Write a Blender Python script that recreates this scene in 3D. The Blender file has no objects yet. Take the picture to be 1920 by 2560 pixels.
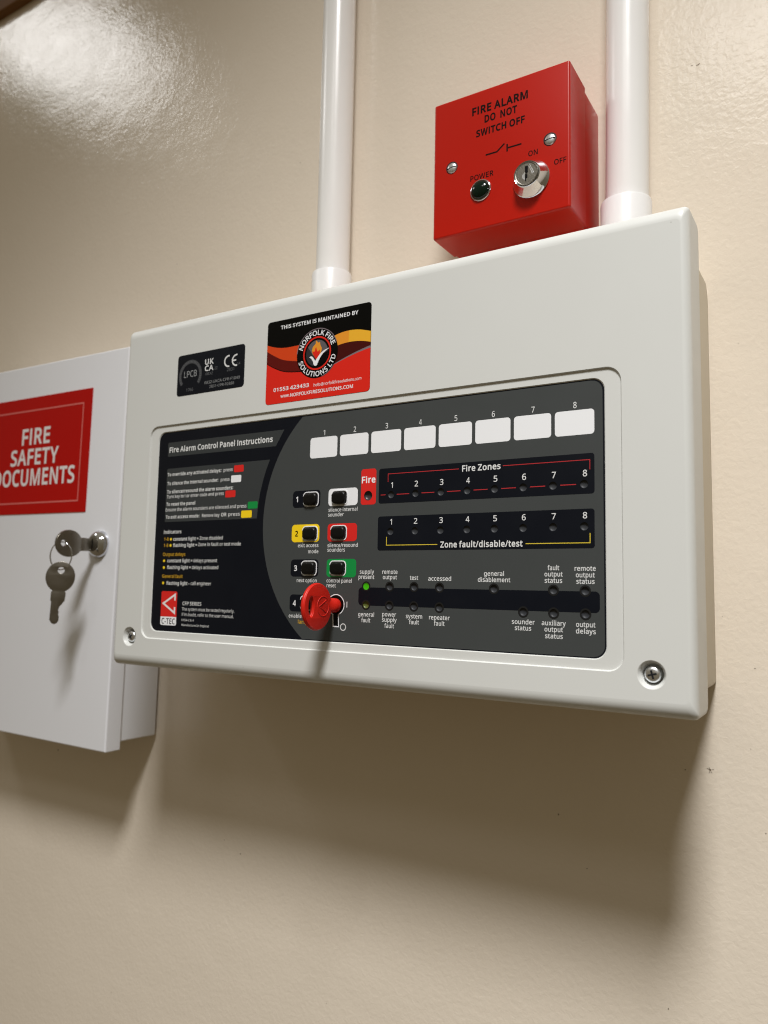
import bpy, bmesh, math, random
from mathutils import Matrix, Vector
from math import sin, cos, pi, radians

# ---------------------------------------------------------------- camera, world, lamps, exposure
# all lengths below are millimetres; M() scales to metres
S = 0.001
scene = bpy.context.scene
col = scene.collection
cam_d = bpy.data.cameras.new('camera')
cam = bpy.data.objects.new('camera', cam_d)
col.objects.link(cam)
cam.location = (443.85 * S, -460.82 * S, 49.86 * S)
cam.rotation_euler = (1.670207, -0.019658, 0.552657)
cam_d.sensor_fit = 'HORIZONTAL'
cam_d.sensor_width = 36.0
cam_d.lens = 36.0 * 1945.34 / 1920.0
cam_d.clip_start = 0.01
cam_d.clip_end = 50
cam_d.dof.use_dof = True
cam_d.dof.focus_distance = 0.415
cam_d.dof.aperture_fstop = 13.0
scene.camera = cam

world = bpy.data.worlds.new('World')
scene.world = world
world.use_nodes = True
wn = world.node_tree
bg = wn.nodes['Background']
tc = wn.nodes.new('ShaderNodeTexCoord')
sx = wn.nodes.new('ShaderNodeSeparateXYZ')
mr = wn.nodes.new('ShaderNodeMapRange')
mr.inputs['From Min'].default_value = -1.0
mr.inputs['From Max'].default_value = 1.0
rp = wn.nodes.new('ShaderNodeValToRGB')
rp.color_ramp.elements[0].position = 0.0
rp.color_ramp.elements[0].color = (0.085, 0.062, 0.034, 1)
rp.color_ramp.elements[1].position = 1.0
rp.color_ramp.elements[1].color = (0.24, 0.215, 0.165, 1)
e = rp.color_ramp.elements.new(0.5)
e.color = (0.118, 0.096, 0.060, 1)
wn.links.new(tc.outputs['Generated'], sx.inputs[0])
wn.links.new(sx.outputs['Z'], mr.inputs['Value'])
wn.links.new(mr.outputs[0], rp.inputs[0])
wn.links.new(rp.outputs[0], bg.inputs['Color'])
bg.inputs['Strength'].default_value = 1.22


def ceiling_lamp(name, loc, sx_, sy_, power, colour, spread):
    d = bpy.data.lights.new(name, 'AREA')
    d.shape = 'ELLIPSE'
    d.size = sx_ * S
    d.size_y = sy_ * S
    d.energy = power
    d.spread = radians(spread)
    d.color = colour
    o = bpy.data.objects.new(name, d)
    o.location = [c * S for c in loc]
    col.objects.link(o)
    return o


ceiling_lamp('ceiling_lamp_near', (622, -975, 1400), 350, 460, 27.6, (1.0, 0.998, 0.99), 110)
ceiling_lamp('added_glare_lamp', (270, -1500, 1400), 380, 380, 2.2, (1.0, 0.985, 0.965), 180)  # added lamp, placed so its reflection makes the glare on the right
ceiling_lamp('ceiling_lamp_far', (-1240, -710, 1400), 450, 420, 3.4, (1.0, 0.99, 0.975), 180)

scene.view_settings.view_transform = 'Standard'
scene.view_settings.look = 'None'
scene.view_settings.exposure = 0.0
scene.view_settings.gamma = 1.0
scene.cycles.sample_clamp_indirect = 6.0
scene.cycles.filter_width = 1.1


# ---------------------------------------------------------------- materials
def lin(c):
    return tuple(((v / 255) / 12.92 if v / 255 <= 0.04045 else ((v / 255 + 0.055) / 1.055) ** 2.4) for v in c) + (1,)


def mat(name, rgb, rough=0.5, metal=0.0, spec=0.5, bump=0.0, bscale=400.0, vary=0.0, vscale=12.0,
        speck=0.0, emit=None, estr=0.0, coat=0.0, rvar=0.0, bdist=0.0005):
    m = bpy.data.materials.new(name)
    m.use_nodes = True
    nt = m.node_tree
    b = nt.nodes['Principled BSDF']
    c = lin(rgb)
    b.inputs['Base Color'].default_value = c
    b.inputs['Roughness'].default_value = rough
    b.inputs['Metallic'].default_value = metal
    b.inputs['Specular IOR Level'].default_value = spec
    b.inputs['Coat Weight'].default_value = coat
    b.inputs['Coat Roughness'].default_value = 0.08
    geo = nt.nodes.new('ShaderNodeTexCoord')
    if vary or speck:
        n = nt.nodes.new('ShaderNodeTexNoise')
        n.inputs['Scale'].default_value = vscale
        n.inputs['Detail'].default_value = 6
        nt.links.new(geo.outputs['Object'], n.inputs['Vector'])
        mx = nt.nodes.new('ShaderNodeMix')
        mx.data_type = 'RGBA'
        mx.inputs[6].default_value = tuple(v * (1 - vary) for v in c[:3]) + (1,)
        mx.inputs[7].default_value = tuple(min(1, v * (1 + vary)) for v in c[:3]) + (1,)
        nt.links.new(n.outputs['Fac'], mx.inputs[0])
        last = mx.outputs[2]
        if speck:
            vo = nt.nodes.new('ShaderNodeTexVoronoi')
            vo.inputs['Scale'].default_value = 65
            nt.links.new(geo.outputs['Object'], vo.inputs['Vector'])
            n3 = nt.nodes.new('ShaderNodeTexNoise')
            n3.inputs['Scale'].default_value = 31
            nt.links.new(geo.outputs['Object'], n3.inputs['Vector'])
            r1 = nt.nodes.new('ShaderNodeMapRange')
            r1.inputs['From Min'].default_value = 0.018
            r1.inputs['From Max'].default_value = 0.03
            r1.inputs['To Min'].default_value = speck
            r1.inputs['To Max'].default_value = 0
            nt.links.new(vo.outputs['Distance'], r1.inputs['Value'])
            r2 = nt.nodes.new('ShaderNodeMapRange')
            r2.inputs['From Min'].default_value = 0.58
            r2.inputs['From Max'].default_value = 0.66
            nt.links.new(n3.outputs['Fac'], r2.inputs['Value'])
            mu = nt.nodes.new('ShaderNodeMath')
            mu.operation = 'MULTIPLY'
            nt.links.new(r1.outputs[0], mu.inputs[0])
            nt.links.new(r2.outputs[0], mu.inputs[1])
            m2 = nt.nodes.new('ShaderNodeMix')
            m2.data_type = 'RGBA'
            m2.inputs[7].default_value = (0.16, 0.13, 0.10, 1)
            nt.links.new(mu.outputs[0], m2.inputs[0])
            nt.links.new(last, m2.inputs[6])
            last = m2.outputs[2]
        nt.links.new(last, b.inputs['Base Color'])
    if rvar:
        n4 = nt.nodes.new('ShaderNodeTexNoise')
        n4.inputs['Scale'].default_value = 45
        n4.inputs['Detail'].default_value = 7
        n4.inputs['Distortion'].default_value = 0.6
        nt.links.new(geo.outputs['Object'], n4.inputs['Vector'])
        r4 = nt.nodes.new('ShaderNodeMapRange')
        r4.inputs['From Min'].default_value = 0.3
        r4.inputs['From Max'].default_value = 0.75
        r4.inputs['To Min'].default_value = rough - rvar
        r4.inputs['To Max'].default_value = rough + rvar
        nt.links.new(n4.outputs['Fac'], r4.inputs['Value'])
        nt.links.new(r4.outputs[0], b.inputs['Roughness'])
    if bump:
        n2 = nt.nodes.new('ShaderNodeTexNoise')
        n2.inputs['Scale'].default_value = bscale
        n2.inputs['Detail'].default_value = 3
        nt.links.new(geo.outputs['Object'], n2.inputs['Vector'])
        bp = nt.nodes.new('ShaderNodeBump')
        bp.inputs['Strength'].default_value = bump
        bp.inputs['Distance'].default_value = bdist
        nt.links.new(n2.outputs['Fac'], bp.inputs['Height'])
        nt.links.new(bp.outputs[0], b.inputs['Normal'])
    if emit:
        b.inputs['Emission Color'].default_value = lin(emit)
        b.inputs['Emission Strength'].default_value = estr
    return m


MT = dict(
    lid=mat('moulded_grey_white_plastic', (209, 210, 207), 0.42, spec=0.4, bump=0.10, bscale=1400, bdist=0.0001, vary=0.012, vscale=9, speck=0.35, rvar=0.05),
    base=mat('cream_plastic', (200, 190, 170), 0.5, vary=0.02),
    recess=mat('recess_plastic', (222, 222, 218), 0.45),
    navy=mat('print_navy', (9, 13, 22), 0.42, spec=0.22, bump=0.05, bscale=2500, bdist=0.0001, rvar=0.05),
    grey=mat('print_grey', (64, 67, 67), 0.45, spec=0.25, bump=0.06, bscale=2500, bdist=0.0001, rvar=0.05),
    grey2=mat('print_grey_box', (54, 57, 58), 0.45, spec=0.25),
    white=mat('print_white', (236, 237, 240), 0.4),
    ink=mat('print_light_ink', (220, 221, 221), 0.45),
    inkdim=mat('print_dim_ink', (138, 140, 142), 0.45),
    black=mat('print_black', (4, 4, 4), 0.45, spec=0.15),
    red=mat('print_red', (214, 34, 30), 0.4),
    redline=mat('print_red_line', (176, 42, 48), 0.4),
    yellow=mat('print_yellow', (245, 208, 24), 0.4),
    yline=mat('print_yellow_line', (214, 190, 60), 0.4),
    ytext=mat('print_amber_text', (206, 160, 32), 0.4),
    green=mat('print_green', (4, 138, 62), 0.4),
    button=mat('black_rubber', (9, 9, 9), 0.36, spec=0.3, bump=0.35, bscale=900, bdist=0.0003, rvar=0.1, vary=0.3, vscale=300),
    ledoff=mat('smoked_led_window', (46, 48, 52), 0.5, spec=0.3),
    ledring=mat('led_black_ring', (12, 13, 15), 0.45),
    ledfire=mat('dark_led_window', (58, 50, 52), 0.35),
    ledolive=mat('olive_led_window', (88, 96, 44), 0.35),
    ledgreen=mat('lit_green_led', (52, 150, 8), 0.3, emit=(70, 190, 6), estr=0.2),
    zinc=mat('zinc_screw', (238, 241, 246), 0.32, metal=1.0, bump=0.3, bscale=900, bdist=0.0003, rvar=0.08),
    slot_shade=mat('screw_recess_shade', (38, 40, 46), 0.5, metal=0.6),  # dark colour stands for the shade inside screw recesses
    chrome=mat('polished_chrome', (214, 216, 222), 0.08, metal=1.0, rvar=0.04),
    brushed=mat('brushed_nickel', (150, 146, 138), 0.36, metal=1.0, bump=0.4, bscale=1500, bdist=0.0002),
    keymetal=mat('dull_key_metal', (140, 135, 126), 0.34, metal=1.0, bump=0.25, bscale=700, bdist=0.0002, rvar=0.08, vary=0.1, vscale=60),
    redkey=mat('red_key_plastic', (200, 30, 16), 0.46, spec=0.35, bump=0.1, bscale=500, bdist=0.0002),
    redsteel=mat('red_painted_steel', (180, 20, 3), 0.30, spec=0.4, bump=0.08, bscale=900, bdist=0.0001, vary=0.02, vscale=20),
    redprintblack=mat('black_print_on_steel', (10, 4, 4), 0.45, spec=0.12),
    greenlens=mat('dark_green_lens', (0, 22, 13), 0.08, spec=0.4),
    cab=mat('white_powder_coat', (230, 231, 236), 0.42, bump=0.12, bscale=1100, bdist=0.0001, vary=0.012, vscale=9, rvar=0.05),
    gapshade=mat('cabinet_gap_shade', (60, 58, 56), 0.7),  # dark colour stands for the shade between cabinet and wall
    sign=mat('red_sign_vinyl', (176, 12, 7), 0.45, spec=0.15),
    signline=mat('pink_sign_line', (214, 110, 104), 0.4),
    signtext=mat('sign_white_text', (228, 222, 222), 0.45),
    pvc=mat('white_pvc', (242, 241, 240), 0.24, rvar=0.04, bump=0.03, bscale=60),
    pvc2=mat('white_pvc_adaptor', (240, 240, 241), 0.3),
    rail=mat('brown_stained_timber', (128, 92, 58), 0.6, spec=0.1, vary=0.25, vscale=30, bump=0.2, bscale=80),
    stkblack=mat('sticker_black', (4, 4, 4), 0.3, spec=0.15),
    stkred=mat('sticker_red', (214, 38, 26), 0.3, spec=0.25),
    stkorange=mat('sticker_orange', (206, 66, 24), 0.3, spec=0.25),
    stkamber=mat('sticker_amber', (226, 146, 44), 0.3, spec=0.25),
    stkyellow=mat('sticker_yellow', (230, 172, 48), 0.3, spec=0.25),
    stkmaroon=mat('sticker_maroon', (92, 14, 10), 0.3, spec=0.25),
    stkmaroon2=mat('sticker_dark_maroon', (66, 10, 8), 0.3, spec=0.25),
    stkgrey=mat('sticker_grey', (120, 108, 114), 0.3),
    stkgrey2=mat('sticker_disc_grey', (92, 88, 92), 0.3),
    stkgrey3=mat('sticker_disc_dark_grey', (44, 44, 48), 0.3),
    chip=mat('dark_speck', (86, 66, 46), 0.8),
)


def wall_material():
    m = bpy.data.materials.new('cream_gloss_wall_paint')
    m.use_nodes = True
    nt = m.node_tree
    N, L = nt.nodes, nt.links
    b = N['Principled BSDF']
    b.inputs['Specular IOR Level'].default_value = 0.5
    b.inputs['Coat Weight'].default_value = 0.0
    g = N.new('ShaderNodeTexCoord')

    def noise(scale, detail=2.0, dist=0.0):
        n = N.new('ShaderNodeTexNoise')
        n.inputs['Scale'].default_value = scale
        n.inputs['Detail'].default_value = detail
        n.inputs['Distortion'].default_value = dist
        L.new(g.outputs['Object'], n.inputs['Vector'])
        return n
    a = noise(3.0, 4)
    mx = N.new('ShaderNodeMix')
    mx.data_type = 'RGBA'
    mx.inputs[6].default_value = lin((229, 217, 200))
    mx.inputs[7].default_value = lin((235, 223, 207))
    L.new(a.outputs['Fac'], mx.inputs[0])
    L.new(mx.outputs[2], b.inputs['Base Color'])
    r = noise(60, 5)
    rr_ = N.new('ShaderNodeMapRange')
    rr_.inputs['From Min'].default_value = 0.3
    rr_.inputs['From Max'].default_value = 0.7
    rr_.inputs['To Min'].default_value = 0.13
    rr_.inputs['To Max'].default_value = 0.19
    L.new(r.outputs['Fac'], rr_.inputs['Value'])
    L.new(rr_.outputs[0], b.inputs['Roughness'])
    # roller stipple, on top of slow trowel undulation
    b1 = noise(300, 3, 0.4)
    b2 = noise(9, 2)
    b3 = noise(55, 2)
    bu1 = N.new('ShaderNodeBump')
    bu1.inputs['Strength'].default_value = 0.6
    bu1.inputs['Distance'].default_value = 0.00031
    L.new(b1.outputs['Fac'], bu1.inputs['Height'])
    bu3 = N.new('ShaderNodeBump')
    bu3.inputs['Strength'].default_value = 0.12
    bu3.inputs['Distance'].default_value = 0.002
    L.new(b3.outputs['Fac'], bu3.inputs['Height'])
    bu2 = N.new('ShaderNodeBump')
    bu2.inputs['Strength'].default_value = 0.12
    bu2.inputs['Distance'].default_value = 0.008
    L.new(b2.outputs['Fac'], bu2.inputs['Height'])
    L.new(bu2.outputs[0], bu3.inputs['Normal'])
    L.new(bu3.outputs[0], bu1.inputs['Normal'])
    L.new(bu1.outputs[0], b.inputs['Normal'])
    return m


MT['wall'] = wall_material()

# ---------------------------------------------------------------- object helpers
WL = {}          # world location (mm) of each object, by object
JOBS = []        # flat / extruded outlines, filled at the end in one go


def _link(o, parent, loc):
    col.objects.link(o)
    if parent is not None:
        o.parent = parent
        pl = WL[parent]
        o.location = [(loc[i] - pl[i]) * S for i in range(3)]
    else:
        o.location = [c * S for c in loc]
    WL[o] = tuple(loc)


def thing(name, label, cat, loc, group=None):
    o = bpy.data.objects.new(name, None)
    o.empty_display_size = 0.01
    _link(o, None, loc)
    o['label'] = label
    o['category'] = cat
    if group:
        o['group'] = group
    return o


def smooth(me, ang=35):
    if len(me.polygons):
        me.shade_smooth()
        me.set_sharp_from_angle(angle=radians(ang))


def part(name, parent, bm, material, loc=None, label=None, ang=35):
    """bm holds world-mm coordinates; loc = object origin (world mm)"""
    if loc is None:
        loc = WL[parent] if parent is not None else (0, 0, 0)
    me = bpy.data.meshes.new(name)
    for v in bm.verts:
        v.co = Vector([(v.co[i] - loc[i]) * S for i in range(3)])
    bmesh.ops.recalc_face_normals(bm, faces=bm.faces)
    bm.to_mesh(me)
    bm.free()
    me.materials.append(material)
    smooth(me, ang)
    o = bpy.data.objects.new(name, me)
    _link(o, parent, loc)
    if label:
        o['label'] = label
    return o


def copy_part(o, parent, loc, name=None):
    c = o.copy()
    if name:
        c.name = name
    col.objects.link(c)
    c.parent = parent
    pl = WL[parent]
    c.location = [(loc[i] - pl[i]) * S for i in range(3)]
    WL[c] = tuple(loc)
    return c


FRONT = Matrix(((1, 0, 0), (0, 0, -1), (0, 1, 0)))      # outline (x, z) drawn facing the viewer in -y


def outline(name, parent, polys, material, y, extrude=0.0, bevel=0.0, rot=None, origin=None, label=None, add=None, fm=False):
    """polys: closed outlines (mm); holes are inner outlines. Filled later."""
    if fm:
        polys = [[(FX(a), FZ(b)) for a, b in p] for p in polys]
    loc = WL[parent] if parent is not None else (0, 0, 0)
    if add is None:
        me = bpy.data.meshes.new(name)
        me.materials.append(material)
        o = bpy.data.objects.new(name, me)
        _link(o, parent, loc)
        if label:
            o['label'] = label
    else:
        o = add
    org = origin if origin is not None else (0, y, 0)
    JOBS.append((o, polys, extrude, bevel, rot or FRONT, org, add is not None))
    return o


def fill_outlines():
    tmp = []
    for i, (o, polys, ex, bev, rot, org, app) in enumerate(JOBS):
        cu = bpy.data.curves.new('tmp', 'CURVE')
        cu.dimensions = '2D'
        cu.fill_mode = 'BOTH'
        cu.extrude = ex * 40
        cu.bevel_depth = bev * 40
        cu.bevel_resolution = 2 if bev else 0
        if bev:
            cu.offset = -bev * 40
        for p in polys:
            sp = cu.splines.new('POLY')
            sp.points.add(len(p) - 1)
            for k, q in enumerate(p):
                sp.points[k].co = (q[0] * 40, q[1] * 40, 0, 1)
            sp.use_cyclic_u = True
        co = bpy.data.objects.new('tmp', cu)
        col.objects.link(co)
        tmp.append(co)
    bpy.context.view_layer.update()
    dg = bpy.context.evaluated_depsgraph_get()
    for (o, polys, ex, bev, rot, org, app), co in zip(JOBS, tmp):
        me = bpy.data.meshes.new_from_object(co.evaluated_get(dg))
        w = WL[o]
        for v in me.vertices:
            q = rot @ (v.co / 40)
            v.co = [(q[k] + org[k] - w[k]) * S for k in range(3)]
        bm = bmesh.new()
        if app:
            bm.from_mesh(o.data)
        bm.from_mesh(me)
        if ex or bev:
            bmesh.ops.remove_doubles(bm, verts=bm.verts, dist=1e-6)
        bm.to_mesh(o.data)
        bm.free()
        smooth(o.data, 35)
        cu = co.data
        bpy.data.objects.remove(co)
        bpy.data.curves.remove(cu)
        bpy.data.meshes.remove(me)


# ---------------------------------------------------------------- shape helpers
def rr(x0, z0, x1, z1, r, n=6):
    if not isinstance(r, (tuple, list)):
        r = (r, r, r, r)            # bl, br, tr, tl
    out = []
    for (cx, cz, a0, q) in ((x0 + r[0], z0 + r[0], 180, r[0]), (x1 - r[1], z0 + r[1], 270, r[1]),
                            (x1 - r[2], z1 - r[2], 0, r[2]), (x0 + r[3], z1 - r[3], 90, r[3])):
        for k in range(n + 1):
            a = radians(a0 + 90 * k / n)
            out.append((cx + q * cos(a), cz + q * sin(a)))
    return out


def circ(cx, cz, r, n=28, a0=0.0):
    return [(cx + r * cos(2 * pi * k / n + a0), cz + r * sin(2 * pi * k / n + a0)) for k in range(n)]


def ellipse(cx, cz, a, b, n=28):
    return [(cx + a * cos(2 * pi * k / n), cz + b * sin(2 * pi * k / n)) for k in range(n)]


def arc(cx, cz, r, d0, d1, n=20):
    return [(cx + r * cos(radians(d0 + (d1 - d0) * k / n)), cz + r * sin(radians(d0 + (d1 - d0) * k / n))) for k in range(n + 1)]


def stroke(pts, w):
    """open polyline -> outline of width w (mitred, butt ends)"""
    L_, R_ = [], []
    n = len(pts)
    for i, p in enumerate(pts):
        d0 = Vector((pts[i][0] - pts[i - 1][0], pts[i][1] - pts[i - 1][1])) if i else None
        d1 = Vector((pts[i + 1][0] - p[0], pts[i + 1][1] - p[1])) if i < n - 1 else None
        d0 = d0.normalized() if d0 else d1.normalized()
        d1 = d1.normalized() if d1 else d0
        n0, n1 = Vector((-d0.y, d0.x)), Vector((-d1.y, d1.x))
        m = (n0 + n1)
        m = m.normalized() if m.length > 1e-6 else n0
        k = min(2.0, 1 / max(0.3, m.dot(n0)))
        L_.append((p[0] + m.x * w / 2 * k, p[1] + m.y * w / 2 * k))
        R_.append((p[0] - m.x * w / 2 * k, p[1] - m.y * w / 2 * k))
    return L_ + R_[::-1]


def spline(pts, n=8):
    """Catmull-Rom through pts"""
    out = []
    P = [pts[0]] + list(pts) + [pts[-1]]
    for i in range(1, len(P) - 2):
        a, b, c, d = P[i - 1], P[i], P[i + 1], P[i + 2]
        for k in range(n):
            t = k / n
            out.append(tuple(0.5 * ((2 * b[j]) + (-a[j] + c[j]) * t + (2 * a[j] - 5 * b[j] + 4 * c[j] - d[j]) * t * t +
                                    (-a[j] + 3 * b[j] - 3 * c[j] + d[j]) * t ** 3) for j in range(2)))
    out.append(tuple(pts[-1]))
    return out


def loft(bm, loops, cap0=False, cap1=False, closed=False):
    rows = [[bm.verts.new(p) for p in lp] for lp in loops]
    pairs = list(zip(rows, rows[1:])) + ([(rows[-1], rows[0])] if closed else [])
    for a, b in pairs:
        n = len(a)
        for k in range(n):
            bm.faces.new((a[k], a[(k + 1) % n], b[(k + 1) % n], b[k]))
    if cap0:
        bm.faces.new(rows[0])
    if cap1:
        bm.faces.new(rows[-1])
    return rows


def at_y(poly, y):
    return [(p[0], y, p[1]) for p in poly]


def lathe_y(bm, cx, cz, prof, n=40, cap=True):
    """prof: list of (radius, y), revolved round the axis parallel to y"""
    loops = []
    for r, y in prof:
        loops.append([(cx + max(r, 1e-3) * cos(2 * pi * k / n), y, cz + max(r, 1e-3) * sin(2 * pi * k / n)) for k in range(n)])
    loft(bm, loops, cap0=cap, cap1=cap)


def pipe_z(bm, cx, cy, prof, n=40):
    loops = [[(cx + dx + r * cos(2 * pi * k / n), cy + r * sin(2 * pi * k / n), z) for k in range(n)] for r, z, dx in prof]
    loft(bm, loops, cap0=True, cap1=True)


def sweep(bm, pts, r, n=10, closed=False):
    P = [Vector(p) for p in pts]
    m = len(P)
    loops = []
    prev = None
    for i in range(m):
        if closed:
            d = (P[(i + 1) % m] - P[i - 1]).normalized()
        else:
            d = (P[min(i + 1, m - 1)] - P[max(i - 1, 0)]).normalized()
        if prev is None:
            u = d.orthogonal().normalized()
        else:
            u = (prev - d * prev.dot(d)).normalized()
        prev = u
        v = d.cross(u)
        loops.append([tuple(P[i] + u * r * cos(2 * pi * k / n) + v * r * sin(2 * pi * k / n)) for k in range(n)])
    loft(bm, loops, cap0=not closed, cap1=not closed, closed=closed)


def rbox(bm, x0, y0, z0, x1, y1, z1, r, front=None, n=4):
    """box with its front (y0, towards the viewer) edges and upright corners rounded"""
    f = r if front is None else front
    loops = []
    for k in range(n + 1):
        a = pi / 2 * k / n
        i = f * (1 - sin(a))
        loops.append(at_y(rr(x0 + i, z0 + i, x1 - i, z1 - i, max(r - i, 0.05), n), y0 + f * (1 - cos(a))))
    loops.append(at_y(rr(x0, z0, x1, z1, r, n), y1))
    loft(bm, loops, cap0=True, cap1=True)


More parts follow.
